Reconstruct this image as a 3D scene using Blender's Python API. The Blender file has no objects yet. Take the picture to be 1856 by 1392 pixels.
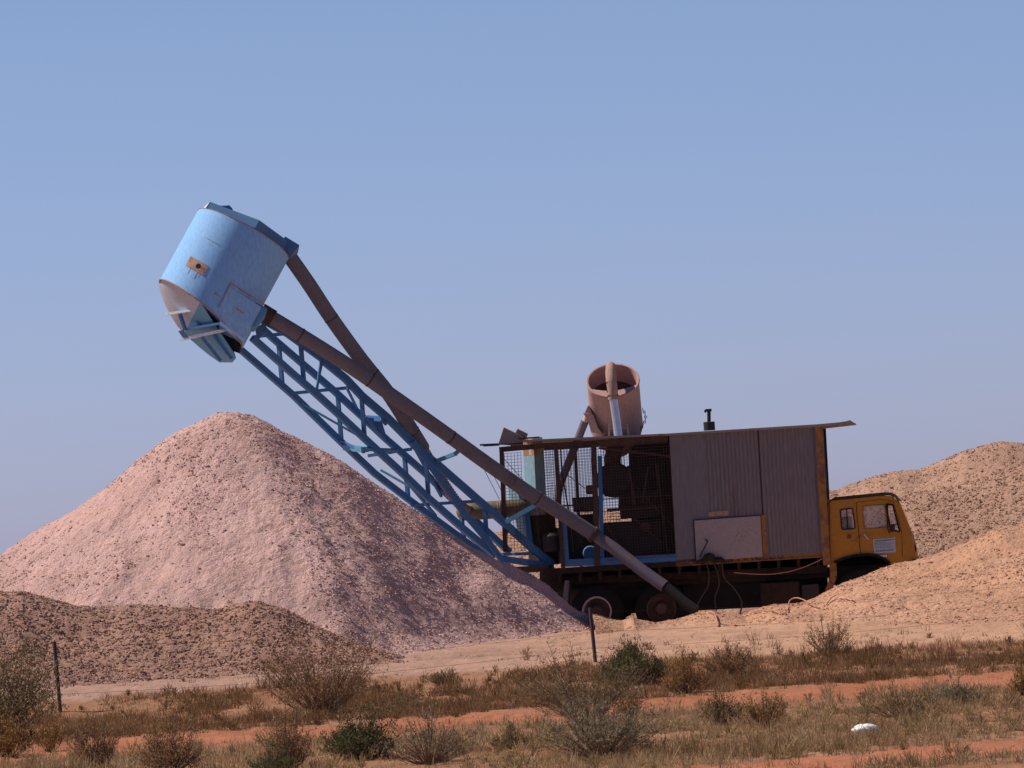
import bpy, bmesh, math, random
import numpy as np
from mathutils import Vector, Matrix
random.seed(7); RNG = np.random.default_rng(11)
S = bpy.context.scene
COL = S.collection
R = math.radians
# ------------------------------------------------------------------ camera, sky, sun, exposure
F_PX = 9500.0; ROLL = 3.5; PITCH = math.degrees(math.atan(284 / F_PX))
cam_d = bpy.data.cameras.new('camera'); cam = bpy.data.objects.new('camera', cam_d); COL.objects.link(cam)
cam_d.sensor_width = 36.0; cam_d.lens = 36.0 * F_PX / 1856.0; cam_d.clip_start = 1.0; cam_d.clip_end = 20000
CM = Matrix.Rotation(R(90 + PITCH), 4, 'X') @ Matrix.Rotation(R(-ROLL), 4, 'Z')
cam.matrix_world = CM
S.camera = cam
S.render.resolution_x = 1024; S.render.resolution_y = 768
SUN_EL = 51.0; SUN_DIR = Vector((-0.975, 0.19, 0)).normalized()
w = bpy.data.worlds.new('World'); S.world = w; w.use_nodes = True
nt = w.node_tree; bg = nt.nodes['Background']
sky = nt.nodes.new('ShaderNodeTexSky'); sky.sky_type = 'NISHITA'; sky.sun_disc = False
sky.sun_elevation = R(SUN_EL); sky.sun_rotation = math.atan2(SUN_DIR.x, SUN_DIR.y)
sky.altitude = 300; sky.air_density = 1.0; sky.dust_density = 0.3; sky.ozone_density = 3.0
tint = nt.nodes.new('ShaderNodeMix'); tint.data_type = 'RGBA'; tint.blend_type = 'MULTIPLY'
tint.inputs[0].default_value = 1.0
_tc = nt.nodes.new('ShaderNodeTexCoord'); _sx = nt.nodes.new('ShaderNodeSeparateXYZ'); _rp = nt.nodes.new('ShaderNodeValToRGB')
nt.links.new(_tc.outputs['Generated'], _sx.inputs[0]); nt.links.new(_sx.outputs[2], _rp.inputs[0]); nt.links.new(_rp.outputs[0], tint.inputs[7])
for _i, (_p, _c) in enumerate([(0.0, (.40, .425, .77)), (0.1, (.475, .485, .65)), (0.35, (.26, .24, .285))]):
    _e = _rp.color_ramp.elements[_i] if _i < 2 else _rp.color_ramp.elements.new(_p)
    _e.position = _p; _e.color = (*_c, 1)
nt.links.new(sky.outputs[0], tint.inputs[6]); nt.links.new(tint.outputs[2], bg.inputs[0])
bg.inputs[1].default_value = 0.15
sun_d = bpy.data.lights.new('sun', 'SUN'); sun_d.energy = 4.9; sun_d.angle = R(0.5); sun_d.color = (1.0, 0.87, 0.76)
sun = bpy.data.objects.new('sun', sun_d); COL.objects.link(sun)
sv = Vector((SUN_DIR.x * math.cos(R(SUN_EL)), SUN_DIR.y * math.cos(R(SUN_EL)), math.sin(R(SUN_EL))))
sun.rotation_euler = sv.to_track_quat('Z', 'Y').to_euler()
S.view_settings.view_transform = 'Standard'; S.view_settings.look = 'None'
S.view_settings.exposure = 0.0; S.view_settings.gamma = 1.0

# ------------------------------------------------------------------ placing helpers (photo measurements -> metres at a given distance)
def ray(u, v):
    return (CM.to_3x3() @ Vector(((u - 928) / F_PX, (696 - v) / F_PX, -1.0)))
def P(u, v, Y=100.0):
    d = ray(u, v); return d * (Y / d.y)
YAW = R(5.5)
TO = Vector((0, 100, 0)); TX = Vector((math.cos(YAW), -math.sin(YAW), 0)); TY = Vector((math.sin(YAW), math.cos(YAW), 0))
def T(u, v, d=0.0):
    r = ray(u, v); o = TO + TY * d
    return r * (o.dot(TY) / r.dot(TY))
UP = Vector((0, 0, 1))

# ------------------------------------------------------------------ mesh builder
class MB:
    def __init__(s): s.v = []; s.f = []; s.marks = []
    def add(s, vs, fs):
        s.marks.append((len(s.v), len(s.f))); b = len(s.v); s.v += [tuple(x) for x in vs]; s.f += [tuple(b + i for i in f) for f in fs]; return s
    def prism(s, pts, ext):
        n = len(pts); pts = [Vector(p) for p in pts]; ext = Vector(ext)
        s.add(pts + [p + ext for p in pts], [tuple(range(n)), tuple(range(2 * n - 1, n - 1, -1))] + [(i, i + n, (i + 1) % n + n, (i + 1) % n) for i in range(n)]); return s
    def bar(s, a, b, w, h=None, up=UP):
        a = Vector(a); b = Vector(b); h = h or w; d = (b - a).normalized()
        x = d.cross(up)
        if x.length < 1e-3: x = d.cross(Vector((0, 1, 0)))
        x.normalize(); y = x.cross(d); x = x * w / 2; y = y * h / 2
        s.prism([a - x - y, a + x - y, a + x + y, a - x + y], b - a); return s
    def box(s, c, sx, sy, sz, ax=None, ay=None, az=UP):
        ax = ax or TX; ay = ay or TY; c = Vector(c)
        s.prism([c + ax * sx * i / 2 + ay * sy * j / 2 - az * sz / 2 for i, j in ((-1, -1), (1, -1), (1, 1), (-1, 1))], az * sz); return s
    def tube(s, path, r, n=12, cap=True, rs=None):
        path = [Vector(p) for p in path]; rings = []; prev = None
        for i, p in enumerate(path):
            d = (path[min(i + 1, len(path) - 1)] - path[max(i - 1, 0)]).normalized()
            x = prev - d * prev.dot(d) if prev else d.cross(Vector((0.13, 0.9, 0.41)))
            x.normalize(); prev = x; y = d.cross(x); rr = rs[i] if rs else r
            rings.append([p + (x * math.cos(2 * math.pi * k / n) + y * math.sin(2 * math.pi * k / n)) * rr for k in range(n)])
        vs = [q for g in rings for q in g]; fs = []
        for i in range(len(rings) - 1):
            for k in range(n): fs.append((i * n + k, i * n + (k + 1) % n, (i + 1) * n + (k + 1) % n, (i + 1) * n + k))
        if cap: fs += [tuple(range(n - 1, -1, -1)), tuple((len(rings) - 1) * n + k for k in range(n))]
        s.add(vs, fs); return s
    def lathe(s, c, axis, prof, n=32, x=None):
        axis = Vector(axis).normalized(); x = (x or axis.cross(UP if abs(axis.z) < .9 else Vector((1, 0, 0)))).normalized(); y = axis.cross(x)
        vs = []; fs = []
        for (r, t) in prof:
            for k in range(n):
                a = 2 * math.pi * k / n; vs.append(c + axis * t + (x * math.cos(a) + y * math.sin(a)) * r)
        for i in range(len(prof) - 1):
            for k in range(n): fs.append((i * n + k, i * n + (k + 1) % n, (i + 1) * n + (k + 1) % n, (i + 1) * n + k))
        s.add(vs, fs); return s
    def each(s, name, m, parent=None, smooth=False, label=None, bevel=0):
        mk = s.marks + [(len(s.v), len(s.f))]; out = []
        for (v0, f0), (v1, f1) in zip(mk[:-1], mk[1:]):
            q = MB(); q.add(s.v[v0:v1], [tuple(i - v0 for i in f) for f in s.f[f0:f1]]); out.append(q.build(name, m, parent, smooth, label, bevel))
        return out[0]
    def build(s, name, m, parent=None, smooth=False, label=None, bevel=0):
        me = bpy.data.meshes.new(name); off = root_loc(parent)
        me.from_pydata([(x - off.x, y - off.y, z - off.z) for x, y, z in s.v], [], s.f)
        bm = bmesh.new(); bm.from_mesh(me); bmesh.ops.recalc_face_normals(bm, faces=bm.faces)
        if bevel: bmesh.ops.bevel(bm, geom=list(bm.edges), offset=bevel, segments=2, affect='EDGES', profile=0.5)
        bm.to_mesh(me); bm.free()
        if smooth:
            me.polygons.foreach_set('use_smooth', [True] * len(me.polygons))
            me.set_sharp_from_angle(angle=R(38))
        me.materials.append(m); o = bpy.data.objects.new(name, me); COL.objects.link(o)
        if parent: o.parent = parent
        if label: o['label'] = label
        return o
def root_loc(p):
    v = Vector((0, 0, 0))
    while p: v += p.location; p = p.parent
    return v
def tag(o, label=None, cat=None, group=None, kind=None):
    if label: o['label'] = label
    if cat: o['category'] = cat
    if group: o['group'] = group
    if kind: o['kind'] = kind
    return o
def empty(name, loc, label, cat, group=None):
    o = bpy.data.objects.new(name, None); COL.objects.link(o); o.location = loc; o.empty_display_size = .2
    return tag(o, label, cat, group)
def np_mesh(name, V, Fq, m, parent=None, smooth=False, attr=None):
    me = bpy.data.meshes.new(name); V = np.asarray(V, dtype=np.float32); Fq = np.asarray(Fq, dtype=np.int32)
    off = root_loc(parent); V = V - np.array([off.x, off.y, off.z], dtype=np.float32)
    k = Fq.shape[1]; me.vertices.add(len(V)); me.vertices.foreach_set('co', V.ravel())
    me.loops.add(Fq.size); me.loops.foreach_set('vertex_index', Fq.ravel())
    me.polygons.add(len(Fq)); me.polygons.foreach_set('loop_start', np.arange(0, Fq.size, k, dtype=np.int32))
    me.update(calc_edges=True)
    me.polygons.foreach_set('use_smooth', np.full(len(Fq), smooth))
    if attr is not None:
        for nm, dat in attr.items():
            a = me.attributes.new(nm, 'FLOAT', 'POINT'); a.data.foreach_set('value', np.asarray(dat, dtype=np.float32).ravel())
    me.materials.append(m); o = bpy.data.objects.new(name, me); COL.objects.link(o)
    if parent: o.parent = parent
    me.validate()
    return o

# ------------------------------------------------------------------ materials
def nodes(name, rough=0.9, metal=0.0, spec=0.3):
    m = bpy.data.materials.new(name); m.use_nodes = True; t = m.node_tree; b = t.nodes['Principled BSDF']
    b.inputs['Roughness'].default_value = rough; b.inputs['Metallic'].default_value = metal
    b.inputs['Specular IOR Level'].default_value = spec
    return m, t, b
def noise(t, scale, detail=4, rough=0.6, dist=0.0, vec=None):
    n = t.nodes.new('ShaderNodeTexNoise'); n.inputs['Scale'].default_value = scale; n.inputs['Detail'].default_value = detail
    n.inputs['Roughness'].default_value = rough; n.inputs['Distortion'].default_value = dist
    if vec is None:
        c = t.nodes.new('ShaderNodeTexCoord'); vec = c.outputs['Object']
    t.links.new(vec, n.inputs['Vector']); return n.outputs['Fac']
def ramp(t, fac, stops):
    r = t.nodes.new('ShaderNodeValToRGB'); e = r.color_ramp.elements
    while len(e) > 1: e.remove(e[0])
    e[0].position = stops[0][0]; e[0].color = (*stops[0][1], 1)
    for p, c in stops[1:]:
        x = e.new(p); x.color = (*c, 1)
    t.links.new(fac, r.inputs[0]); return r.outputs[0]
def mix(t, fac, a, b, mode='MIX'):
    n = t.nodes.new('ShaderNodeMix'); n.data_type = 'RGBA'; n.blend_type = mode
    if isinstance(fac, (int, float)): n.inputs[0].default_value = fac
    else: t.links.new(fac, n.inputs[0])
    for i, x in ((6, a), (7, b)):
        if isinstance(x, tuple): n.inputs[i].default_value = (*x, 1)
        else: t.links.new(x, n.inputs[i])
    return n.outputs[2]
def math_(t, op, a, b=0.0):
    n = t.nodes.new('ShaderNodeMath'); n.operation = op; n.use_clamp = op != 'MULTIPLY_ADD'
    for i, x in ((0, a), (1, b)):
        if isinstance(x, (int, float)): n.inputs[i].default_value = x
        else: t.links.new(x, n.inputs[i])
    return n.outputs[0]
def bump(t, b, h, strength=0.4, dist=0.01):
    n = t.nodes.new('ShaderNodeBump'); n.inputs['Strength'].default_value = strength; n.inputs['Distance'].default_value = dist
    t.links.new(h, n.inputs['Height']); t.links.new(n.outputs[0], b.inputs['Normal'])
def paint(name, base, wear, amount=0.5, scale=3.0, rough=0.55, metal=0.0, fine=25, dirt=(0.30, 0.17, 0.12), dirt_amt=0.35, streak=1.0):
    """painted or bare metal with patches of wear/rust and dust"""
    m, t, b = nodes(name, rough, metal, 0.35)
    c = t.nodes.new('ShaderNodeTexCoord'); mp = t.nodes.new('ShaderNodeMapping'); mp.inputs['Scale'].default_value = (1, 1, 1 / streak)
    t.links.new(c.outputs['Object'], mp.inputs[0]); vec = mp.outputs[0]
    n1 = noise(t, scale, 6, 0.7, 0.3, vec); n2 = noise(t, fine, 3, 0.6, 0, vec); n3 = noise(t, scale * 0.5, 3, .5, 0, vec)
    lo = 0.72 - 0.4 * amount
    f = ramp(t, n1, [(lo, (0, 0, 0)), (min(lo + 0.10, 0.99), (1, 1, 1))])
    d = ramp(t, n3, [(0.3, (0, 0, 0)), (0.75, (dirt_amt,) * 3)])
    v = ramp(t, n2, [(0.25, (0.82,) * 3), (0.75, (1.12,) * 3)])
    col = mix(t, f, base, wear); col = mix(t, d, col, dirt); col = mix(t, 1.0, col, v, 'MULTIPLY')
    t.links.new(col, b.inputs['Base Color'])
    rr = t.nodes.new('ShaderNodeMapRange'); rr.inputs[3].default_value = rough; rr.inputs[4].default_value = 0.95
    t.links.new(f, rr.inputs[0]); t.links.new(rr.outputs[0], b.inputs['Roughness'])
    bump(t, b, n2, 0.25, 0.004); return m
def plain(name, c, rough=0.9, metal=0.0, var=0.2, scale=20):
    m, t, b = nodes(name, rough, metal, 0.3); n = noise(t, scale, 4)
    v = ramp(t, n, [(0.3, tuple(x * (1 - var) for x in c)), (0.7, tuple(x * (1 + var) for x in c))]); t.links.new(v, b.inputs['Base Color']); return m
BLUE = paint('blue_paint', (0.10, 0.32, 0.52), (0.20, 0.12, 0.09), 0.14, 2.2, 0.65, dirt=(0.20, 0.26, 0.32), dirt_amt=0.25)
DRUMB = paint('drum_blue_paint', (0.215, 0.505, 0.90), (0.42, 0.36, 0.38), 0.16, 2.6, 0.72, dirt=(0.30, 0.44, 0.66), dirt_amt=0.25, streak=3)
FRAMEB = paint('truss_blue_paint', (0.060, 0.20, 0.44), (0.13, 0.09, 0.08), 0.2, 3.5, 0.7, dirt=(0.12, 0.18, 0.28), dirt_amt=0.25)
PALEB = paint('mast_pale_blue_paint', (0.35, 0.62, 0.72), (0.40, 0.17, 0.07), 0.45, 1.8, 0.6, streak=2.5)
RUSTMAST = paint('mast_rusted_top', (0.52, 0.28, 0.15), (0.60, 0.60, 0.58), 0.75, 9, 0.85, streak=14, dirt_amt=.1)
YEL = paint('yellow_paint', (0.44, 0.20, 0.014), (0.17, 0.085, 0.04), 0.26, 2.5, 0.6, dirt=(0.26, 0.16, 0.07), dirt_amt=0.4)
YELR = paint('rusty_yellow_paint', (0.32, 0.15, 0.03), (0.12, 0.06, 0.04), 0.65, 3.5, 0.75, dirt_amt=0.5)
RUST = paint('rusty_steel', (0.085, 0.047, 0.036), (0.05, 0.034, 0.032), 0.6, 6, 0.9, dirt=(.13,.09,.075), dirt_amt=.3)
DRUST = paint('shade_toned_rusty_steel', (0.038, 0.020, 0.016), (0.022, 0.016, 0.016), 0.6, 6, 0.9, dirt=(.06,.04,.03), dirt_amt=.15)  # darker copy of rusty steel; underbody shade is put into its colour
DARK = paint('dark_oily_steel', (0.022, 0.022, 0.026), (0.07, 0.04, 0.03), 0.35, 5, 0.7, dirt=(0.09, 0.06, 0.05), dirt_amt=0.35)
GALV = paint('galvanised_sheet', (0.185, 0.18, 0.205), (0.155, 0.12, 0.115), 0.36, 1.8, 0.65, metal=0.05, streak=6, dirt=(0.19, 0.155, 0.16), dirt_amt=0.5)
GALVP = paint('pale_hatch_sheet', (0.35, 0.31, 0.33), (0.27, 0.19, 0.16), 0.2, 3.0, 0.65, dirt=(.30,.24,.23), dirt_amt=0.35)
ROOFM = paint('roof_sheet', (0.29, 0.25, 0.235), (0.14, 0.09, 0.075), 0.35, 3, 0.75, dirt=(.26,.20,.18))
PIPE = paint('dusty_brown_pipe', (0.165, 0.16, 0.182), (0.135, 0.108, 0.105), 0.35, 2.0, 0.9, dirt=(0.175, 0.16, 0.17), dirt_amt=0.5)
PIPEL = paint('worn_steel_pipe', (0.16, 0.15, 0.20), (0.17, 0.10, 0.09), 0.45, 3.0, 0.45, metal=0.3)
PINKC = paint('dusty_pink_canister', (0.49, 0.30, 0.28), (0.34, 0.19, 0.16), 0.3, 2.5, 0.9, dirt=(0.52, 0.37, 0.34), dirt_amt=0.5, streak=2)
SILV = paint('bare_silver_pipe', (0.62, 0.62, 0.66), (0.35, 0.30, 0.28), 0.2, 4, 0.32, metal=0.7, dirt_amt=0.15)
TAPE = paint('dusty_wrapped_sleeve', (0.42, 0.29, 0.25), (0.28, 0.18, 0.15), 0.4, 10, 0.95)
OLIVE = paint('olive_tank', (0.15, 0.13, 0.075), (0.14, 0.07, 0.04), 0.5, 4, 0.7)
RUBBER = plain('rubber', (0.013, 0.0125, 0.013), 0.95)
MESHM = plain('cage_wire', (0.10, 0.075, 0.07), 0.8, 0.2)
INNERG = paint('dusty_chute_steel', (0.42, 0.47, 0.55), (0.36, 0.27, 0.24), 0.2, 3, 0.6, dirt=(0.38, 0.38, 0.42), dirt_amt=0.45)
CABROOF = paint('faded_cab_roof', (0.20, 0.125, 0.03), (0.12, 0.09, 0.05), 0.5, 4, 0.97)
BLACK = plain('black_gap', (0.012, 0.012, 0.014), 0.9)
LITW = plain('sunlit_pale_tone', (.60, .70, .84), .6)  # pale tone with direct sun on lid and ribs put into the colour
PATCH = paint('patch_plate', (0.42, 0.28, 0.22), (0.28, 0.14, 0.10), 0.5, 8, 0.85)
HOSE = plain('orange_hose', (0.50, 0.25, 0.16), 0.7)
HOSEG = plain('grey_hose', (0.085, 0.06, 0.05), 0.8)
WHITE = plain('white_plastic', (0.86, 0.86, 0.84), 0.35, 0, 0.05)
STEELPOST = plain('fence_post_steel', (0.10, 0.075, 0.085), 0.7, 0.3)
def glass_mat():
    m = bpy.data.materials.new('dusty_window_glass'); m.use_nodes = True; t = m.node_tree; b = t.nodes['Principled BSDF']
    b.inputs['Base Color'].default_value = (0.55, 0.5, 0.5, 1); b.inputs['Roughness'].default_value = 0.2
    tr = t.nodes.new('ShaderNodeBsdfTransparent'); tr.inputs[0].default_value = (0.86, 0.86, 0.9, 1)
    mx = t.nodes.new('ShaderNodeMixShader'); n = noise(t, 6, 5); f = ramp(t, n, [(0.3, (0.16,) * 3), (0.7, (0.38,) * 3)])
    t.links.new(f, mx.inputs[0]); t.links.new(tr.outputs[0], mx.inputs[1]); t.links.new(b.outputs[0], mx.inputs[2])
    t.links.new(mx.outputs[0], t.nodes['Material Output'].inputs[0]); return m
GLASS = glass_mat()

def earth(name, c1, c2, c3, s1=0.35, s2=4.0, s3=24.0):
    m, t, b = nodes(name, 0.95, 0, 0.15)
    a = ramp(t, noise(t, s1, 5, 0.6, 0.5), [(0.35, c1), (0.65, c2)])
    a = mix(t, ramp(t, noise(t, s2, 6, 0.7), [(0.45, (0, 0, 0)), (0.75, (0.7,) * 3)]), a, c3)
    at = t.nodes.new('ShaderNodeAttribute'); at.attribute_name = 'tone'
    v = ramp(t, at.outputs['Fac'], [(0.0, (0.76,) * 3), (0.5, (1.0,) * 3), (1.0, (1.3,) * 3)])
    a = mix(t, 1.0, a, v, 'MULTIPLY')
    n3 = noise(t, s3, 5, 0.7); v3 = ramp(t, n3, [(0.3, (0.74,) * 3), (0.5, (1.0,) * 3), (0.72, (1.2,) * 3)])
    a = mix(t, 1.0, a, v3, 'MULTIPLY'); t.links.new(a, b.inputs['Base Color'])
    bump(t, b, n3, 0.8, 0.06); return m

# ------------------------------------------------------------------ numpy noise and heights
TBL = np.random.default_rng(3).random((256, 256))
def vn(x, y):
    xi = np.floor(x).astype(int); yi = np.floor(y).astype(int); fx = x - xi; fy = y - yi
    fx = fx * fx * (3 - 2 * fx); fy = fy * fy * (3 - 2 * fy); g = lambda a, b: TBL[a & 255, b & 255]
    return (g(xi, yi) * (1 - fx) + g(xi + 1, yi) * fx) * (1 - fy) + (g(xi, yi + 1) * (1 - fx) + g(xi + 1, yi + 1) * fx) * fy
def fbm(x, y, o=4, s=1.0):
    x = x * s; y = y * s; r = 0; a = .5; tot = 0
    for i in range(o): r = r + a * vn(x + 17.3 * i, y + 9.1 * i); tot += a; a *= .5; x = x * 2.03; y = y * 2.03
    return r / tot - .5
def smin(a, b, k): h = np.clip(.5 + .5 * (b - a) / k, 0, 1); return b * (1 - h) + a * h - k * h * (1 - h)
def smax(a, b, k): return -smin(-a, -b, k)
GY = [0, 40, 50, 60, 66, 74, 79, 82, 83.3, 84.6, 87, 90, 94, 130, 3000]
GZ = [-2.9, -2.75, -2.7, -2.62, -2.53, -2.44, -2.36, -2.26, -2.12, -1.98, -1.86, -1.76, -1.72, -1.72, -1.72]
def track_d(X, Y): return Y - (73.2 + X * 0.40 + 0.25 * np.sin(X * .5))
def track2_d(X, Y): return Y - (59.0 + (X - 6.3) * 0.55)
def edge_y(Y, X): return Y - 0.10 * X
def ground_h(X, Y):
    X = np.asarray(X, float); Y = np.asarray(Y, float)
    near = np.clip((130 - Y) / 30, 0, 1)
    z = np.interp(edge_y(Y, X) + 1.1 * fbm(X, Y, 3, .35) * near, GY, GZ)
    z = z + near * (0.10 * fbm(X, Y, 3, .25) + 0.07 * fbm(X, Y, 4, 1.6))
    # wheel ruts on the pale pad
    for c in (87.0, 88.6):
        d = edge_y(Y, X) - c - 0.25 * np.sin(X * .45); z = z - 0.05 * np.exp(-(d / .16) ** 2) + 0.035 * np.exp(-((d - .3) / .14) ** 2)
    td = track_d(X, Y); z = z - 0.06 * np.exp(-(td / 1.9) ** 4)
    pit = np.exp(-(np.clip(np.abs(X - 3.8) - 4.6, 0, 99)) ** 2 / .6) * np.exp(-(np.clip(np.abs(Y - 101.0) - 2.4, 0, 99)) ** 2 / .5)
    z = z - .22 * pit
    return z
def prof(pts, Y): q = [P(u, v, Y) for u, v in pts]; return np.array([a.x for a in q]), np.array([a.z for a in q])
# main cone
YC = 95.3
pk = P(430, 745, YC)
lx, lz = prof([(425, 743), (395, 747), (330, 775), (285, 802), (245, 835), (200, 872), (130, 925), (60, 968), (0, 1006), (-200, 1115), (-420, 1225)], YC)
lr = pk.x - lx; lr[0] = 0; lh = pk.z - lz
rx, rz = prof([(432, 743), (460, 749), (500, 771), (560, 803), (622, 838), (800, 940), (1000, 1055), (1200, 1170)], YC)
rr_ = rx - pk.x; rr_[0] = 0; rh = pk.z - rz
A_ = P(618, 838, YC); B_ = P(712, 1140, 89.9); C_ = P(1000, 1078, 95.8)
NPL = (B_ - A_).cross(C_ - A_); 
def cone_h(X, Y):
    X = np.asarray(X, float); Y = np.asarray(Y, float)
    dx = X - pk.x; dy = Y - YC; dy = np.where(dy > 0, dy * 1.5, dy)
    r = np.sqrt(dx * dx + dy * dy) + 1e-6; th = np.arctan2(dy, dx)
    r2 = r * (1 + 0.07 * fbm(th * 3 + 9, r * .25, 3, 1.0))
    k = (1 + dx / r) / 2; h = pk.z - (np.interp(r2, lr, lh) * (1 - k) + np.interp(r2, rr_, rh) * k)
    pl = A_.z - (NPL.x * (X - A_.x) + NPL.y * (Y - A_.y)) / NPL.z
    pl = pl + 0.12 * fbm(X, Y, 3, .7)
    h = smin(h, pl, 0.10)
    ux, uy = B_.x - A_.x, B_.y - A_.y; L_ = math.hypot(ux, uy); ux /= L_; uy /= L_
    dd_ = (X - A_.x) * uy - (Y - A_.y) * ux - .25 * fbm(Y * .6, X * .1, 2, 1.0); al = (X - A_.x) * ux + (Y - A_.y) * uy
    h = h + .135 * np.exp(-(dd_ / .5) ** 2) * np.clip(al / .6 + .4, 0, 1) * np.clip((L_ + .5 - al) / 1.0, 0, 1)
    h = h + 0.20 * fbm(X + 5, Y, 3, .45) * np.clip(r / 4, 0, 1) + .10 * fbm(X, Y, 3, 1.9) - .16 * np.clip(fbm(X * .8 + 3, Y * .5, 3, .9) - .06, 0, .2) * np.clip((r - 2) / 2, 0, 1) * 4
    h = h + .12 * np.clip(fbm(th * 9, r * .3, 2, 1.0), -.3, .1) * np.clip((r - 1.6) / 2.5, 0, 1)
    return smax(h, -1.85 + 0 * h, 0.5) - 0.03
def ridge(pts, Yc, near, far, power=1.0, lump=0.1, base=-1.9, wob=0.5, round_=0.25, slope=0.6, fars=0.75):
    px, pz = prof(pts, Yc)
    def h(X, Y):
        X = np.asarray(X, float); Y = np.asarray(Y, float)
        d = Y - Yc - wob * 0; s = np.interp(X, px, pz)
        s2 = s
        k = np.where(d < 0, np.clip(-d / near, 0, 1), np.clip(d / far, 0, 1))
        shp = np.where(k < 1, 1 - k ** power if power != 1.0 else 1 - (np.sqrt(k * k + round_ ** 2) - round_) / (math.sqrt(1 + round_ ** 2) - round_), 0)
        z = base + (s2 - base) * shp + lump * (fbm(X + Yc, Y, 4, .6)) * np.clip(k * 3, 0, 1) * np.clip((1 - k) * 4, 0, 1) + .05 * fbm(X, Y + Yc, 3, 2.1)
        return z - .04
    return h
brown_pts = [(-500, 1060), (-200, 1050), (0, 1070), (42, 1068), (100, 1084), (140, 1094), (200, 1096), (260, 1093), (330, 1099), (400, 1100), (430, 1092), (470, 1086), (520, 1102), (560, 1126), (620, 1151), (670, 1171), (720, 1182), (750, 1196), (790, 1240), (900, 1300)]
brown_h = ridge(brown_pts, 88.0, 2.9, 2.6, lump=.25, base=-2.05, round_=.12)
right_pts = [(960, 1085), (1030, 1096), (1058, 1105), (1085, 1112), (1107, 1119), (1128, 1123), (1142, 1112), (1155, 1120), (1190, 1127), (1230, 1119), (1260, 1108), (1290, 1103), (1330, 1109), (1345, 1112), (1362, 1105), (1400, 1094), (1450, 1091), (1480, 1081), (1520, 1057), (1560, 1041), (1620, 1019), (1680, 1006), (1730, 988), (1765, 972), (1800, 956), (1856, 946), (1950, 925), (2100, 930), (2300, 960)]
right_h = ridge(right_pts, 96.3, 8.2, 2.2, lump=.42, base=-1.98, round_=.4)
mid_pts = [(1480, 1080), (1540, 980), (1600, 918), (1640, 896), (1720, 880), (1780, 864), (1856, 840), (1990, 815), (2150, 830), (2400, 900)]
mid_h = ridge(mid_pts, 106.0, 4.8, 5, lump=.3, base=-1.9, round_=.2)
back_pts = [(500, 1040), (820, 988), (905, 962), (1000, 945), (1060, 925), (1200, 915), (1300, 905), (1420, 897), (1495, 886), (1515, 888), (1530, 880), (1580, 862), (1620, 850), (1665, 848), (1700, 836), (1740, 818), (1780, 805), (1815, 797), (1856, 800), (1950, 812), (2100, 840), (2400, 900)]
back_h = ridge(back_pts, 112.0, 7.5, 6, lump=.35, base=-1.9, round_=.2)
HF = [ground_h, cone_h, brown_h, right_h, mid_h, back_h]
def top_h(x, y, fs=HF): return max(float(f(x, y)) for f in fs)
def hit(u, v, fs=HF):
    d = ray(u, v); Y = 45.0
    while Y < 120:
        p = d * (Y / d.y)
        if p.z < top_h(p.x, p.y, fs): return Vector((p.x, p.y, top_h(p.x, p.y, fs)))
        Y += .08
    return d * (100 / d.y)
def grid(xs, ys, f):
    X, Y = np.meshgrid(xs, ys); Z = f(X, Y); nx, ny = len(xs), len(ys)
    V = np.stack([X.ravel(), Y.ravel(), Z.ravel()], 1)
    i = np.arange(nx * ny).reshape(ny, nx); Fq = np.stack([i[:-1, :-1].ravel(), i[:-1, 1:].ravel(), i[1:, 1:].ravel(), i[1:, :-1].ravel()], 1)
    return V, Fq
CUBE = np.array([(x, y, z) for x in (-1, 1) for y in (-1, 1) for z in (-1, 1)], float)
CF = np.array([(0, 1, 3, 2), (4, 6, 7, 5), (0, 4, 5, 1), (2, 3, 7, 6), (0, 2, 6, 4), (1, 5, 7, 3)])
def stone_mesh(pts, sizes, tones, flat=0.95):
    n = len(pts); base = CUBE[None] * (1 + RNG.uniform(-.45, .25, (n, 8, 1))) * .58
    base = base + RNG.uniform(-.22, .22, (n, 8, 3)); sc = RNG.uniform(.7, 1.15, (n, 1, 3)); sc[:, :, 2] *= flat; base = base * sc
    a = RNG.uniform(0, 6.28, n); c, s = np.cos(a), np.sin(a); b = base.copy()
    b[:, :, 0] = base[:, :, 0] * c[:, None] - base[:, :, 1] * s[:, None]; b[:, :, 1] = base[:, :, 0] * s[:, None] + base[:, :, 1] * c[:, None]
    t = RNG.uniform(-.6, .6, n); c, s = np.cos(t), np.sin(t); b2 = b.copy()
    b2[:, :, 1] = b[:, :, 1] * c[:, None] - b[:, :, 2] * s[:, None]; b2[:, :, 2] = b[:, :, 1] * s[:, None] + b[:, :, 2] * c[:, None]
    V = (b2 * (sizes / 2)[:, None, None] + pts[:, None, :]).reshape(-1, 3)
    Fq = (CF[None] + (np.arange(n) * 8)[:, None, None]).reshape(-1, 4)
    return V, Fq, np.repeat(tones, 8)
def joinm(parts):
    Vs, Fs, Ts = [], [], []; o = 0
    for V, Fq, t in parts: Vs.append(V); Fs.append(Fq + o); Ts.append(t); o += len(V)
    return np.concatenate(Vs), np.concatenate(Fs), np.concatenate(Ts)
def scatter(n, x0, x1, y0, y1, h, others=(), smin_=.02, smax_=.08, mask=None, powr=2.5, sink=-.13):
    X = RNG.uniform(x0, x1, n); Y = RNG.uniform(y0, y1, n); Z = h(X, Y); keep = np.ones(n, bool)
    for o in others: keep &= Z > o(X, Y) - .01
    if mask is not None: keep &= RNG.random(n) < mask(X, Y)
    X, Y, Z = X[keep], Y[keep], Z[keep]; k = len(X)
    sz = smin_ + (smax_ - smin_) * RNG.random(k) ** powr
    return np.stack([X, Y, Z + sz * sink], 1), sz, np.clip(RNG.normal(.5, .22, k), 0, 1)

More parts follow.
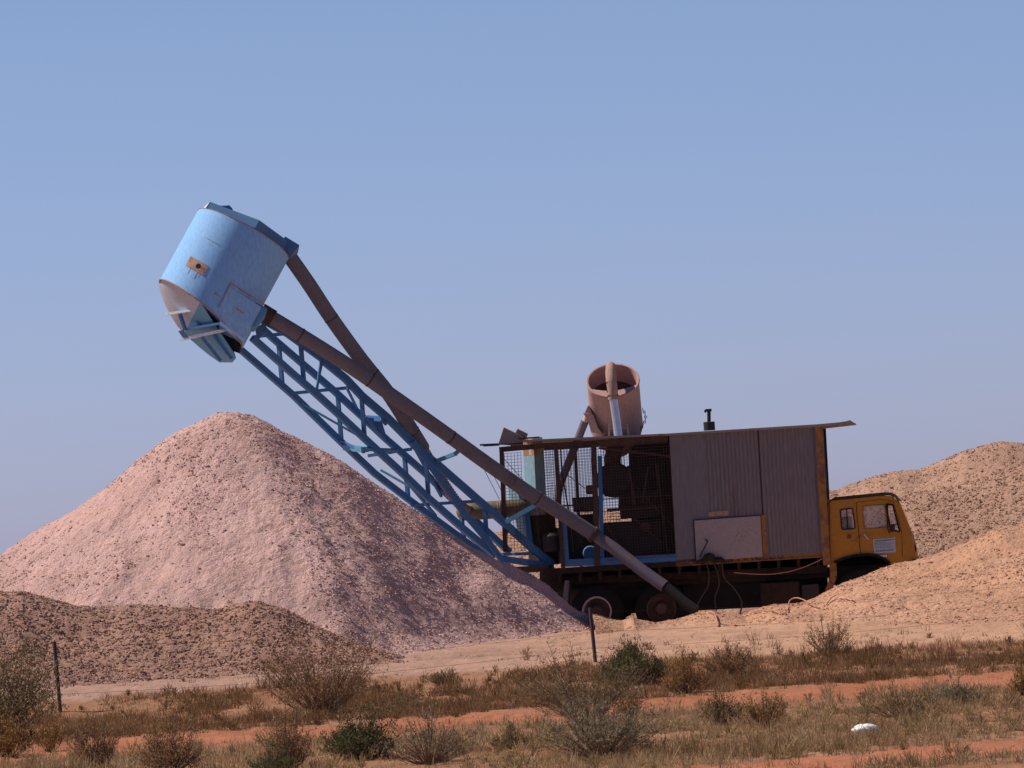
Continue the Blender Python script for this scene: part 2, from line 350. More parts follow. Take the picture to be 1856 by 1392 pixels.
def heap(name, f, x0, x1, y0, y1, step, m, label, nst, smn, smx, others, mask=None, powr=2.5, tone=None, cat='rubble heap', group='spoil heaps around the mine'):
    xs = np.arange(x0, x1, step); ys = np.arange(y0, y1, step * 1.3)
    V, Fq = grid(xs, ys, f)
    low = ground_h(V[:, 0], V[:, 1]); kv = V[:, 2] > low - .15
    Fq = Fq[kv[Fq].any(1)]
    fine = fbm(V[:, 0], V[:, 1], 2, 9.0); V[:, 2] += .03 * fine + .03 * fbm(V[:, 0] + 31, V[:, 1], 2, 16.0)
    tn = np.clip(.5 + .55 * fbm(V[:, 0], V[:, 1], 3, 1.2) + .35 * fine, 0, 1)
    used = np.unique(Fq); rm = -np.ones(len(V), int); rm[used] = np.arange(len(used)); V = V[used]; Fq = rm[Fq]; tn = tn[used]
    p, sz, tt = scatter(nst, x0, x1, y0, y1, f, others, smn, smx, mask, powr)
    V, Fq, tn = joinm([(V, Fq, tn), stone_mesh(p, sz, tt)])
    o = np_mesh(name, V, Fq, m, attr={'tone': tn}); tag(o, label, cat, group); return o
PINK = earth('pink_crushed_rock', (0.60, 0.395, 0.365), (0.65, 0.445, 0.41), (0.62, 0.385, 0.31), .3, 2.0)
BROWN = earth('brown_rubble', (0.42, 0.255, 0.20), (0.46, 0.285, 0.225), (0.40, 0.22, 0.14), .5, 2.5)
TAN = earth('orange_tan_rubble', (0.58, 0.335, 0.215), (0.60, 0.365, 0.255), (0.52, 0.295, 0.19), .4, 2.0)
TANB = earth('distant_tan_rubble', (0.48, 0.30, 0.22), (0.52, 0.335, 0.245), (0.41, 0.25, 0.18), .4, 2.0)
gm = [ground_h]
def clump(s, lo, hi):
    return lambda X, Y: np.clip(lo + (hi - lo) * (fbm(X, Y, 3, s) + .35) / .7, 0, 1)
def cone_mask(X, Y):
    pl = A_.z - (NPL.x * (X - A_.x) + NPL.y * (Y - A_.y)) / NPL.z; right = (cone_h(X, Y) > pl - .25)
    return np.where(right, .95, np.clip(.40 + 3.0 * fbm(X, Y, 3, .7), .10, 1))
heap('spoil_heap', cone_h, -13, 2.6, 88, 101.5, .045, PINK, 'tall pale pink conical heap of crushed rock under the blue drum', 170000, .012, .075, gm, cone_mask, 3.6)
heap('spoil_heap', brown_h, -13, -1.0, 84.2, 90.8, .04, BROWN, 'long low brown stony heap in front of the pink cone', 70000, .018, .10, gm, None, 2.4)
heap('spoil_heap', right_h, 1.2, 14, 87.5, 98.8, .045, TAN, 'orange tan rubble bank in front of the truck, rising to the right', 60000, .012, .085, gm, clump(.7, .05, 1.0), 3.4)
heap('spoil_heap', mid_h, 5.2, 15, 100.9, 111.5, .05, TANB, 'coarse tan rubble heap just behind the yellow cab', 60000, .02, .10, gm, None, 2.2)
heap('spoil_heap', back_h, -5, 16, 104, 119, .06, TANB, 'farthest tan rubble ridge meeting the sky behind the cab', 60000, .02, .10, gm, None, 2.4)

# ground: one sheet to the horizon, fine where the camera sees it
def axis(a, b, st, far, g=1.35):
    m = list(np.arange(a, b, st)); s = st; x = a; lo = []
    while x > far[0]: s *= g; x -= s; lo.append(x)
    s = st; x = m[-1]; hi = []
    while x < far[1]: s *= g; x += s; hi.append(x)
    return np.array(lo[::-1] + m + hi)
xs = axis(-10.5, 10.5, .045, (-6000, 6000)); ys = axis(55, 98, .08, (-200, 9000))
V, Fq = grid(xs, ys, ground_h)
near = (V[:, 1] > 50) & (V[:, 1] < 110) & (np.abs(V[:, 0]) < 14)
fine = fbm(V[:, 0], V[:, 1], 2, 7.0); V[:, 2] += np.where(near, .03 * fine, 0)
def zones(X, Y):
    e = edge_y(Y, X) + 1.1 * fbm(X, Y, 3, .35) + .9 * fbm(X, Y, 3, 1.3)
    pad = np.clip((e - 83.6) / .5, 0, 1)
    n = 1.2 * fbm(X, Y, 4, .8)
    t1 = np.clip((2.5 - np.abs(track_d(X, Y)) + n * 1.3) / .5, 0, 1); t2 = np.clip((1.6 - np.abs(track2_d(X, Y)) + n) / .5, 0, 1)
    return pad, np.maximum(t1, t2)
pad, trk = zones(V[:, 0], V[:, 1])
tn = np.clip(.5 + .5 * fbm(V[:, 0], V[:, 1], 3, 1.2) + .3 * fine, 0, 1)
p, sz, tt = scatter(16000, -10, 10, 84, 97, ground_h, (), .012, .06, clump(.9, .05, .9), 3)
p2, sz2, tt2 = scatter(26000, -9, 9, 56, 84, ground_h, (), .008, .045, lambda X, Y: (1 - .85 * zones(X, Y)[1]) * .6, 3)
a, b, c = stone_mesh(p, sz, tt); a2, b2, c2 = stone_mesh(p2, sz2, tt2)
pads = np.concatenate([pad, zones(a[:, 0], a[:, 1])[0], zones(a2[:, 0], a2[:, 1])[0]]); trks = np.concatenate([trk, 0 * c, 0 * c2])
V, Fq, tn = joinm([(V, Fq, tn), (a, b, c), (a2, b2, c2)])
def ground_mat():
    m, t, b = nodes('outback_ground', 0.96, 0, 0.1)
    def at(n): x = t.nodes.new('ShaderNodeAttribute'); x.attribute_name = n; return x.outputs['Fac']
    n1 = noise(t, .5, 6, .65, .3); n2 = noise(t, 6, 6, .7); n3 = noise(t, 45, 4, .7)
    soil = ramp(t, n1, [(0.3, (0.30, 0.135, 0.075)), (0.5, (0.31, 0.165, 0.10)), (0.7, (0.39, 0.22, 0.14))])
    soil = mix(t, ramp(t, n2, [(.5, (0, 0, 0)), (.7, (.7,) * 3)]), soil, (0.26, 0.17, 0.105))
    red = ramp(t, n1, [(0.3, (0.38, 0.15, 0.083)), (0.7, (0.42, 0.18, 0.105))])
    sx = t.nodes.new('ShaderNodeSeparateXYZ'); c = t.nodes.new('ShaderNodeTexCoord'); t.links.new(c.outputs['Object'], sx.inputs[0])
    mr = t.nodes.new('ShaderNodeMapRange'); mr.inputs[1].default_value = -3; mr.inputs[2].default_value = 5; t.links.new(sx.outputs[0], mr.inputs[0])
    padc = mix(t, mr.outputs[0], (0.40, 0.26, 0.21), (0.52, 0.32, 0.215))
    padc = mix(t, ramp(t, n2, [(.5, (0, 0, 0)), (.75, (.6,) * 3)]), padc, (0.50, 0.29, 0.19))
    a = mix(t, at('track'), soil, red); a = mix(t, at('pad'), a, padc)
    a = mix(t, 1.0, a, ramp(t, at('tone'), [(0.0, (0.7,) * 3), (0.5, (1,) * 3), (1.0, (1.3,) * 3)]), 'MULTIPLY')
    a = mix(t, 1.0, a, ramp(t, n3, [(0.25, (0.82,) * 3), (0.75, (1.15,) * 3)]), 'MULTIPLY')
    t.links.new(a, b.inputs['Base Color']); bump(t, b, n3, .6, .02); return m
g = np_mesh('ground', V, Fq, ground_mat(), attr={'tone': tn, 'pad': pads, 'track': trks}); tag(g, kind='structure')

# ------------------------------------------------------------------ truck with shed, boom and drum
RL = T(1300, 1130, 1.1); RL.z = -1.95
truck = empty('mining_truck', RL, 'yellow cab truck carrying a tin shed, lattice boom and blue drum, parked among the heaps', 'mining truck')
def poly(pts, d=0.0): return [T(u, v, d) for u, v in pts]
def plate(pts, th, d=0.0): return MB().prism(poly(pts, d), TY * th)
W = 2.25
def sheet_holes(name, outer, holes, d, th, m, parent, bev=0.004):
    """flat metal sheet with openings, filled as a 2-D curve and turned into a mesh"""
    cu = bpy.data.curves.new('tmp', 'CURVE'); cu.dimensions = '2D'; cu.fill_mode = 'BOTH'; cu.extrude = th / 2; cu.bevel_depth = bev; cu.resolution_u = 1
    o0 = T(*outer[0], d)
    for pl in [outer] + holes:
        sp = cu.splines.new('POLY'); sp.points.add(len(pl) - 1); sp.use_cyclic_u = True
        for i, (u, v) in enumerate(pl):
            q = T(u, v, d) - o0; sp.points[i].co = (q.dot(TX), q.z, 0, 1)
    ob = bpy.data.objects.new('tmp', cu); me = bpy.data.meshes.new_from_object(ob); bpy.data.objects.remove(ob)
    mb = MB(); mb.add([o0 + TX * v.co.x + UP * v.co.y - TY * (v.co.z - th / 2) for v in me.vertices], [tuple(p.vertices) for p in me.polygons])
    bpy.data.meshes.remove(me)
    return mb.build(name, m, parent)
def rnd(pts, r=4, n=3):
    out = []; k = len(pts)
    for i in range(k):
        p0 = Vector(pts[i - 1]); p = Vector(pts[i]); p1 = Vector(pts[(i + 1) % k])
        a = p + (p0 - p).normalized() * r; b = p + (p1 - p).normalized() * r
        for j in range(n + 1):
            s = j / n; q = a * (1 - s) ** 2 + p * 2 * s * (1 - s) + b * s * s; out.append((q.x, q.y))
    return out
# --- cab
qw = rnd([(1523, 924), (1545, 921), (1550, 958), (1526, 960)], 3)
dw = rnd([(1563, 918), (1603, 914), (1609, 955), (1567, 959)], 2)
vw = rnd([(1606, 914), (1618, 915), (1631, 964), (1614, 959)], 2)
arch = [(1512, 1019), (1530, 1012), (1550, 1007), (1572, 1005), (1588, 1007), (1603, 1013), (1613, 1021)]
side = [(1505, 912), (1508, 908), (1540, 905), (1600, 899), (1618, 901), (1628, 911), (1640, 940), (1650, 968), (1656, 990), (1660, 1016), (1654, 1024), (1625, 1027)] + arch[::-1] + [(1506, 1015)]
cab = sheet_holes('cab', side, [qw, dw, vw], 0.03, .05, YEL, truck, 0.012)
sheet_holes('side_panel', side, [qw, dw, vw], 0.03 + 2.0, .05, YEL, cab, .012)
def strip(pts, d0, d1, th=.03, crown=0.0, n=7):
    mb = MB(); rows = []
    for i in range(n):
        s = i / (n - 1); k = math.sin(math.pi * s) ** .5 if crown else 0
        rows.append([T(u, v, 0) + TY * (d0 + (d1 - d0) * s) + UP * crown * k for u, v in pts])
    m_ = len(pts); vs = [p for r_ in rows for p in r_]
    fs = [(i * m_ + j, i * m_ + j + 1, (i + 1) * m_ + j + 1, (i + 1) * m_ + j) for i in range(n - 1) for j in range(m_ - 1)]
    mb.add(vs, fs); return mb
strip([(1500, 922), (1503, 911), (1510, 906.5), (1540, 903.5), (1570, 900.5), (1600, 897.5), (1613, 898), (1622, 902), (1630, 912)], -.02, 2.13, crown=.06, n=13).build('cab_roof', CABROOF, cab, True)
strip(arch, .03, 1.95).build('wheel_well', BLACK, cab)  # black wheel well lining, added to hide lit ground behind the arch
strip([(1506, 912), (1506, 1015)], .05, 2.05).build('rear_panel', YEL, cab)
strip([(1651, 967), (1657, 990), (1661, 1018), (1656, 1026)], .03, 2.09).build('front_panel', YEL, cab)
strip([(1630, 912), (1641, 940), (1652, 968)], .08, 2.03).build('windscreen', GLASS, cab)
strip([(1507, 1013), (1650, 1022)], .05, 2.05).build('cab_floor', DARK, cab)
MB().bar(T(1629, 911, .03), T(1652, 968, .03), .045).build('windscreen_pillar', YEL, cab)
plate(qw, .006, .05).build('quarter_window', GLASS, cab); plate(dw, .006, .05).build('door_window', GLASS, cab); plate(vw, .006, .05).build('vent_window', GLASS, cab)
plate(qw, .006, 2.05).build('quarter_window', GLASS, cab); plate(dw, .006, 2.05).build('door_window', GLASS, cab)
def frame_of(pts, d, w_, m, name, parent):
    mb = MB(); q = poly(pts, d)
    for i in range(len(q)): mb.bar(q[i], q[(i + 1) % len(q)], w_, w_ * .8, up=TY)
    return mb.build(name, m, parent)
frame_of(qw, .012, .022, BLACK, 'window_seal', cab); frame_of(vw, .008, .03, BLACK, 'window_seal', cab); frame_of(dw, .014, .012, YELR, 'window_seal', cab)
MB().bar(T(1534.5, 922.5, .03), T(1536.5, 959, .03), .02).build('window_divider', BLACK, cab)
mb = MB(); dl = [(1552, 911), (1553, 930), (1556, 960), (1560, 1006)]
for i in range(3): mb.bar(T(*dl[i], .014), T(*dl[i + 1], .014), .013, .008)
for a_, b_ in (((1552, 911), (1600, 905)), ((1600, 905), (1619, 909)), ((1619, 909), (1634, 962)), ((1634, 962), (1636, 1010))): mb.bar(T(*a_, .016), T(*b_, .016), .007, .006)
mb.each('door_gap', BLACK, cab)
MB().bar(T(1510, 966, .018), T(1650, 971, .018), .012, .018).build('waist_moulding', YEL, cab)
MB().bar(T(1566, 968, -.02), T(1574, 978, -.02), .022).build('door_handle', SILV, cab, bevel=.004)
MB().box(T(1539, 973, .0), .07, .03, .07).build('fuel_flap', YELR, cab)
# mirror on a stalk
mb = MB(); mb.tube([T(1607, 915, 0), T(1609, 913, -.14), T(1609, 958, -.17), T(1612, 966, 0)], .010, 6); mb.build('mirror_arm', BLACK, cab)
MB().box(T(1617, 957, -.15), .11, .05, .15).build('mirror', DARK, cab, bevel=.012)
mb = MB(); mb.lathe(T(1652, 995, .15) - TX * .0, TX + TY * -.2, [(0, .09), (.05, .085), (.085, .06), (.09, .0), (.09, -.05)], 16); mb.build('headlight', BLACK, cab, True)
mb = MB(); mb.tube([T(1657, 1020, -.05), T(1657, 1020, 2.2)], .07, 8); mb.build('bumper', DARK, cab)
# arch lip + seat + wheel well
mb = MB()
for i in range(len(arch) - 1): mb.bar(T(*arch[i], -.01), T(*arch[i + 1], -.01), .03, .05)
mb.each('wheel_arch', RUBBER, cab)
mb = MB(); mb.box(T(1555, 985, 1.05), .55, 1.7, .35); mb.box(T(1536, 962, 1.05), .14, 1.7, .55); mb.each('seat', DARK, cab, bevel=.03)
mb = MB(); mb.lathe(T(1620, 955, .6), (TX * -.5 + UP * .85), [(.21, 0), (.225, .012), (.21, .024), (.2, .012), (.21, 0)], 24); mb.build('steering_wheel', BLACK, cab, True)
# placard with faded print
plq = [(1582, 977.5), (1622, 974), (1624, 1001), (1584.5, 1003)]
sgn = plate(plq, .01, .008).build('door_placard', paint('placard_paint', (0.42, 0.50, 0.58), (0.30, 0.34, 0.42), .2, 6, .5, dirt=(.35, .33, .33), dirt_amt=.3), cab)
INK = plain('placard_ink', (0.10, 0.20, 0.34), .7); mb = MB()
rl = random.Random(5)
for k, (v0, hh, x0, x1) in enumerate([(979.6, 2.6, 1586, 1620), (984.2, 1.6, 1585, 1606), (987.6, 1.0, 1586, 1618), (990.6, 1.0, 1585, 1615), (993.6, 1.0, 1586, 1619), (998.2, 2.6, 1587, 1619)]):
    x = x0
    while x < x1:
        wdt = rl.uniform(1.0, 2.6) * (1.3 if hh > 2 else 1); x2 = min(x + wdt, x1); sl = -.085 * (x - 1582)
        mb.prism(poly([(x, v0 + sl), (x2, v0 + sl), (x2, v0 + hh + sl), (x, v0 + hh + sl)], .005), TY * -.003)
        x = x2 + rl.uniform(.5, 1.1)
mb.build('placard_print', INK, cab)
mb = MB()
for k in range(6): mb.prism(poly([(1592 + k * 2.7, 1006.5 - k * .15), (1593.9 + k * 2.7, 1006.3 - k * .15), (1593.9 + k * 2.7, 1010 - k * .15), (1592 + k * 2.7, 1010.2 - k * .15)], .0), TY * -.004)
mb.each('badge', SILV, cab)

# --- chassis
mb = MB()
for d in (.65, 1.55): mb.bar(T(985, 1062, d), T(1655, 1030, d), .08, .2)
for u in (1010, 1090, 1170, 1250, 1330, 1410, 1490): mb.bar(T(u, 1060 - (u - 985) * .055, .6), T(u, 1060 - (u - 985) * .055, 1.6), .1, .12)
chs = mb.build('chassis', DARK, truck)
MB().box(T(1415, 1075, .2), .75, .5, .42).build('fuel_tank', DRUST, chs, bevel=.03)
MB().box(T(1470, 1078, .12), .32, .4, .4).build('battery_box', DARK, chs, bevel=.01)
MB().prism(poly([(978, 1036), (1500, 1006), (1500, 1090), (978, 1122)], 1.85), TY * .02).build('light_block_sheet', DARK, chs)  # added dark sheet that blocks the lit ground seen under the deck
MB().bar(T(968, 1056, .25), T(1500, 1031, .25), .06, .14).build('side_beam', DRUST, chs)
MB().prism(poly([(1120, 1045), (1180, 1042), (1182, 1085), (1125, 1088)], .9), TY * .4).build('underbody_filler', DARK, chs)  # added filler to keep the space under the deck dark
MB().prism(poly([(1235, 1040), (1390, 1032), (1390, 1100), (1240, 1108)], 1.1), TY * .5).build('light_block_box', DARK, chs, bevel=.02)  # added box, hides lit ground behind the chassis
MB().prism(poly([(1505, 1000), (1560, 1000), (1615, 1004), (1650, 1026), (1645, 1070), (1500, 1095)], 1.0), TY * .5).build('cab_light_block', DARK, chs)  # added infill, shaped to hide lit ground under the cab
mb = MB(); mb.bar(T(1502, 905, .1), T(1511, 1045, .1), .13, .13); mb.bar(T(1511, 1045, .1), T(1496, 1085, .1), .1, .12); mb.each('bulkhead_post', YELR, chs)
mb = MB(); mb.prism([T(1024, 1052, .05), T(1031, 1052, .05), T(1029, 1096, .05), T(1018, 1096, .05)], TY * .5); mb.build('mudguard', GALV, chs)
for (u, v) in ((1082, 1108), (1199, 1102), (1560, 1079)):
    pass
def wheel(c, rimm):
    t_ = MB().lathe(c, TY, [(.27, 0.02), (.30, -.03), (.42, -.035), (.48, .0), (.505, .04), (.505, .22), (.48, .26), (.42, .28), (.27, .25), (.27, .02)], 40).build('wheel', RUBBER, truck, True)
    MB().lathe(c, TY, [(.275, .02), (.285, -.035), (.262, -.045), (.250, .0), (.245, .05)], 36).build('rim', rimm, t_, True)
    MB().lathe(c, TY, [(.25, .05), (.20, .07), (.15, .08), (.10, .02), (.10, -.05), (.0, -.05)], 30).build('wheel_disc', DARKRIM, t_, True)
    mb = MB()
    for k in range(8):
        a = k * math.pi / 4; mb.tube([c + (TX * math.cos(a) + UP * math.sin(a)) * .14 + TY * .07, c + (TX * math.cos(a) + UP * math.sin(a)) * .14 + TY * .03], .014, 6)
    mb.each('wheel_nut', DARK, t_); return t_
PALERIM = paint('pale_rim', (.55, .48, .46), (.30, .2, .16), .3, 6, .7); DARKRIM = paint('dark_rim', (.045, .03, .028), (.03, .02, .02), .4, 6, .8)
wheel(T(1082, 1108, .05), PALERIM); wheel(T(1199, 1103, .05), DARKRIM); wheel(T(1562, 1077, .05), DARKRIM)
for c in ((1082, 1108), (1199, 1103), (1562, 1077)): wheel(T(*c, 0) + TY * 1.95, DARKRIM)
mb = MB()
for c in ((1082, 1108), (1199, 1103), (1562, 1077)): mb.tube([T(*c, 0) + TY * .3, T(*c, 0) + TY * 1.95], .08, 10)
mb.each('axle', DARK, truck)
# --- deck
def dk(u): return 1030 - (u - 1020) * .0635   # top of the deck edge in the photo
mb = MB(); mb.prism(poly([(985, dk(985)), (1500, dk(1500)), (1500, dk(1500) + 4), (985, dk(985) + 4)], .03), TY * (W - .06)); deck = mb.build('deck', RUST, truck)
mb = MB(); mb.prism(poly([(985, dk(985) - 1), (1225, dk(1225) - 1), (1225, dk(1225) + 10), (985, dk(985) + 10)]), TY * .05); mb.build('deck_rail', DRUST, deck)
mb = MB(); mb.prism(poly([(1225, dk(1225) - 2), (1499, dk(1499) - 2), (1499, dk(1499) + 8), (1225, dk(1225) + 8)]), TY * .05); mb.prism(poly([(1225, dk(1225) + 8), (1499, dk(1499) + 8), (1499, dk(1499) + 10), (1225, dk(1225) + 10)], -.03), TY * .08); mb.build('deck_rail', YELR, deck, label='rusty yellow side rail under the tin wall')
INK2 = plain('rail_lettering', (0.035, 0.02, 0.015), .8)
cu = bpy.data.curves.new('t', 'FONT'); cu.body = 'CENTRIC CO'; cu.size = .11; cu.space_character = 1.75; cu.extrude = .002; cu.resolution_u = 3
ob = bpy.data.objects.new('t', cu); me = bpy.data.meshes.new_from_object(ob); bpy.data.objects.remove(ob)
_o = T(1292, dk(1292) + 7.2, -.004); _dx = (T(1420, dk(1420) + 7.2, -.004) - _o).normalized(); _w = max(v.co.x for v in me.vertices); _k = (T(1420, 1000, 0) - T(1292, 1000, 0)).length / _w
MB().add([_o + _dx * v.co.x * _k + UP * v.co.y * .92 - TY * (v.co.z) for v in me.vertices], [tuple(p.vertices) for p in me.polygons]).build('rail_lettering', INK2, deck)
for u in range(1012, 1500, 36):
    MB().prism(poly([(u, dk(u) + 10.5), (u + 6, dk(u) + 10.2), (u + 5.5, dk(u) + 26), (u + .5, dk(u) + 26)], .02), TY * (W - .1)).build('crossmember', DRUST, deck)
# --- shed walls
def wl(u): return 789 - (u - 1213) * .0584    # wall head line
def wb(u): return 1020 - (u - 1228) * .0700   # wall foot line
LEAN = (1500 - 1487) / (1001 - 773)
def wall(u0, u1, corr, m, name, parent, d=0.0, label=None, v0=None, v1=None, th=.004):
    a0, a1 = T(u0, (v0 or wl(u0)), d), T(u1, (v0 or wl(u1)), d); k = LEAN * 231
    b0, b1 = T(u0 + k, wb(u0 + k), d), T(u1 + k, wb(u1 + k), d)
    L = (a1 - a0).length; n = max(2, int(L / .0095)) if corr else 1; vs = []
    for i in range(n + 1):
        s = i / n; o = -TY * (corr * math.sin(2 * math.pi * s * L / .076)); vs += [a0.lerp(a1, s) + o, b0.lerp(b1, s) + o]
    mb = MB(); m_ = len(vs); mb.add(vs + [v + TY * th for v in vs], [(2 * i, 2 * i + 1, 2 * i + 3, 2 * i + 2) for i in range(n)] + [(m_ + 2 * i, m_ + 2 * i + 2, m_ + 2 * i + 3, m_ + 2 * i + 1) for i in range(n)] + [(0, m_, m_ + 1, 1), (m_ - 2, m_ - 1, 2 * m_ - 1, 2 * m_ - 2)])
    return mb.build(name, m, parent, bool(corr), label)
shed = wall(1213, 1281, 0, GALV, 'shed', truck)
shed['label'] = 'tin shed built on the truck deck'
wall(1280, 1372.5, .010, GALV, 'corrugated_panel', shed, -.012)
wall(1375, 1479, .010, GALV, 'corrugated_panel', shed, -.014, 'corrugated panel nearest the cab')
MB().bar(T(1373.8, wl(1373), -.004), T(1387, wb(1387), -.004), .018, .012).build('seam_strip', RUST, shed)
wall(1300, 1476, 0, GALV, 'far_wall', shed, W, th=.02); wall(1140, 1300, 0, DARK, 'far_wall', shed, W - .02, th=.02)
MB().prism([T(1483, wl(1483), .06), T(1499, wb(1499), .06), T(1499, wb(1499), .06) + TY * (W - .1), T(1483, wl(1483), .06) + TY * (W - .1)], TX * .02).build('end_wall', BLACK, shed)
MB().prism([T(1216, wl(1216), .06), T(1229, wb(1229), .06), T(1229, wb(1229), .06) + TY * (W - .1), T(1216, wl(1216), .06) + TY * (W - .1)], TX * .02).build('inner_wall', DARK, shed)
mb = MB(); mb.bar(T(1484, 774, 0), T(1499, 1024, 0), .15, .14, up=TX); mb.build('corner_post', YELR, shed, label='rusty yellow corner post beside the cab')
mb = MB(); mb.bar(T(1484, 774, .0) + TY * W, T(1497, 1024, 0) + TY * W, .1, .1, up=TX); mb.build('corner_post', DARK, shed)
hp = [(1258, 943), (1378, 934.5), (1382.5, 1009), (1262.5, 1017.5)]
hatch = plate(hp, .02, -.045).build('hatch_door', GALVP, shed, label='pale flat hatch low in the tin wall')
mb = MB(); mb.bar(T(1256.5, 943, -.04), T(1380, 934, -.04), .02, .014); mb.bar(T(1257.5, 943, -.04), T(1261.5, 1018, -.04), .018, .016); mb.each('hatch_frame', BLACK, shed)
MB().prism(poly([(1379.5, 933.5), (1387, 933), (1391.5, 1008.5), (1384, 1009)], -.05), TY * .03).build('hatch_post', YELR, shed, label='rust orange strip beside the hatch')
MB().prism(poly([(1284, 928), (1320, 925.5), (1320, 934), (1284, 936.5)], -.03), TY * .004).build('patch_plate', PATCH, shed)
mb = MB(); rl = random.Random(9)
for k in range(9):
    u, v = 1345 + rl.uniform(-12, 12), 974 + rl.uniform(-9, 9); mb.box(T(u, v, -.047), rl.uniform(.008, .03), .006, rl.uniform(.006, .014))
mb.each('chip', RUST, hatch)
# --- roof
mb = MB(); rtop = [(948, 797.5), (1213, 785.5), (1480, 769), (1543, 763.5), (1545, 766.5), (1480, 774), (1213, 789.5), (948, 801)]
rf = MB().prism(poly(rtop, -.12), TY * (W + .25)).build('roof', ROOFM, truck, label='thin rusty sheet roof over cage and shed')
mb = MB(); mb.bar(T(1523, 767.5, -.125), T(1543, 764.5, -.125), .035, .05); mb.prism(poly([(1535, 763), (1541, 761.5), (1546, 768), (1543, 770)], -.14), TY * .4); mb.each('bent_corner', ROOFM, rf)
mb = MB(); mb.bar(T(870, 806.5, .3), T(948, 803, .3), .04, .035); mb.bar(T(876, 808, .34), T(905, 806.5, .34), .03); mb.bar(T(940, 795, .2), T(978, 792.5, .2), .05, .03); mb.each('roof_batten', RUST, rf)
mb = MB()
for i, (a_, b_, c_, d_) in enumerate([((903, 806), (913, 775), (936, 786), (958, 801)), ((934, 785), (938, 777.5), (957, 787), (953, 797)), ((905, 806), (908, 790), (945, 800), (950, 809))]):
    mb.prism(poly([a_, b_, c_, d_], .25 + .1 * i), TY * .02 + UP * .01)
mb.each('folded_sheet', ROOFM, rf, label='folded loose sheet at the rear of the roof')
mb = MB(); mb.bar(T(1210, 795.5, .03), T(985, 810.5, .03), .05, .13); mb.bar(T(985, 808, .03), T(905, 815, .03), .05, .10); mb.bar(T(1210, 790, 0) + TY * W, T(905, 808, 0) + TY * W, .05, .09); mb.each('header_beam', RUST, rf)
# chimney with box base
ex = MB().lathe(T(1286, 780, 1.0), UP, [(.0, .0), (.11, .0), (.11, .16), (.1, .165), (0, .165)], 20).build('exhaust_stack', DARK, truck, True)
MB().tube([T(1285, 770, 1.0), T(1285, 745, 1.0)], .035, 10).build('exhaust_pipe', DARK, ex, True)
mb = MB(); mb.box(T(1284, 743.5, 1.0), .12, .07, .05); mb.box(T(1278.5, 745.5, 1.0), .04, .05, .05); mb.each('rain_cap', DARK, ex)
# --- cage
cage = MB()
cage.bar(T(1007, 808, .02), T(1021, 1032, .02), .075); cage_o = cage.build('cage', RUST, truck, label='wire mesh cage round the machinery behind the tin wall')
mb = MB(); mb.bar(T(909, 814, .02), T(916, 1000, .02), .08); mb.build('cage_post', RUST, cage_o)
mb = MB(); mb.bar(T(1076, 805, .02), T(1083, 1026, .02), .10); mb.build('cage_post', RUST, cage_o)
mb = MB(); mb.bar(T(1087, 826, .06), T(1092, 1026, .06), .08); mb.build('cage_post', FRAMEB, cage_o, label='blue painted post inside the cage')
mb = MB(); mb.bar(T(1022, 940, .05), T(1028, 1026, .05), .09); mb.build('cage_post', FRAMEB, cage_o)
mb = MB(); mb.bar(T(1024, 808, 0) + TY * W, T(1036, 1030, 0) + TY * W, .06); mb.bar(T(1125, 800, 0) + TY * W, T(1135, 1020, 0) + TY * W, .06); mb.build('cage_post', RUST, cage_o)
mb = MB(); mb.bar(T(1025, 1021, .03), T(1228, 1011, .03), .06, .14); mb.build('bottom_rail', FRAMEB, cage_o)
mb = MB(); mb.bar(T(1016, 917, .03), T(1080, 914, .03), .03); mb.bar(T(1085, 905, .03), T(1225, 897, .03), .02); mb.bar(T(1085, 812, .04), T(1215, 827, .04), .04); mb.bar(T(1134, 862, .05), T(1224, 958, .05), .015); mb.bar(T(1028, 860, .1), T(1060, 885, .1), .014); mb.each('cage_rail', RUST, cage_o)
def mesh_panel(u0, u1, v0a, v0b, v1a, v1b, d, pitch, wire, m=MESHM, name='wire_mesh', sh=0):
    """welded wire: u0,u1 at the head, shifted by sh px at the foot"""
    mb = MB(); A, B, C, D = T(u0, v0a, d), T(u1, v0b, d), T(u0 + sh, v1a, d), T(u1 + sh, v1b, d)
    n = max(1, round((B - A).length / pitch)); k = max(1, round((C - A).length / pitch))
    for i in range(n + 1): s = i / n; mb.bar(A.lerp(B, s), C.lerp(D, s), wire, wire, up=TY)
    for j in range(k + 1): s = j / k; mb.bar(A.lerp(C, s) - TY * wire * 1.02, B.lerp(D, s) - TY * wire * 1.02, wire, wire, up=TY)
    return mb.build(name, m, cage_o)
mesh_panel(1012, 1070, 815, 811, 935, 932, .0, .055, .0075, sh=7)
mesh_panel(1088, 1212, 810, 803, 1016, 1008, .0, .055, .006, sh=13)
mesh_panel(984, 1002, 815, 814, 915, 912, .0, .05, .0085, sh=6)
mesh_panel(914, 944, 822, 820, 1000, 998, .01, .06, .0075, sh=7)
mesh_panel(985, 1130, 815, 806, 1000, 992, W, .055, .0075, sh=11)
mb = MB()
for k, (a_, b_) in enumerate([((862, 820), (905, 905)), ((874, 822), (909, 890)), ((905, 840), (945, 905)), ((912, 830), (948, 870))]): mb.tube([T(*a_, .1 + .05 * k), T(*b_, .1 + .05 * k)], .006, 4)
mb.each('stay_wire', MESHM, cage_o)
mb = MB(); mb.tube([T(u, v, .12) for u, v in ((1016, 812), (1018, 850), (1026, 900), (1036, 950), (1040, 1000))], .014, 6); mb.build('cable', RUBBER, cage_o)
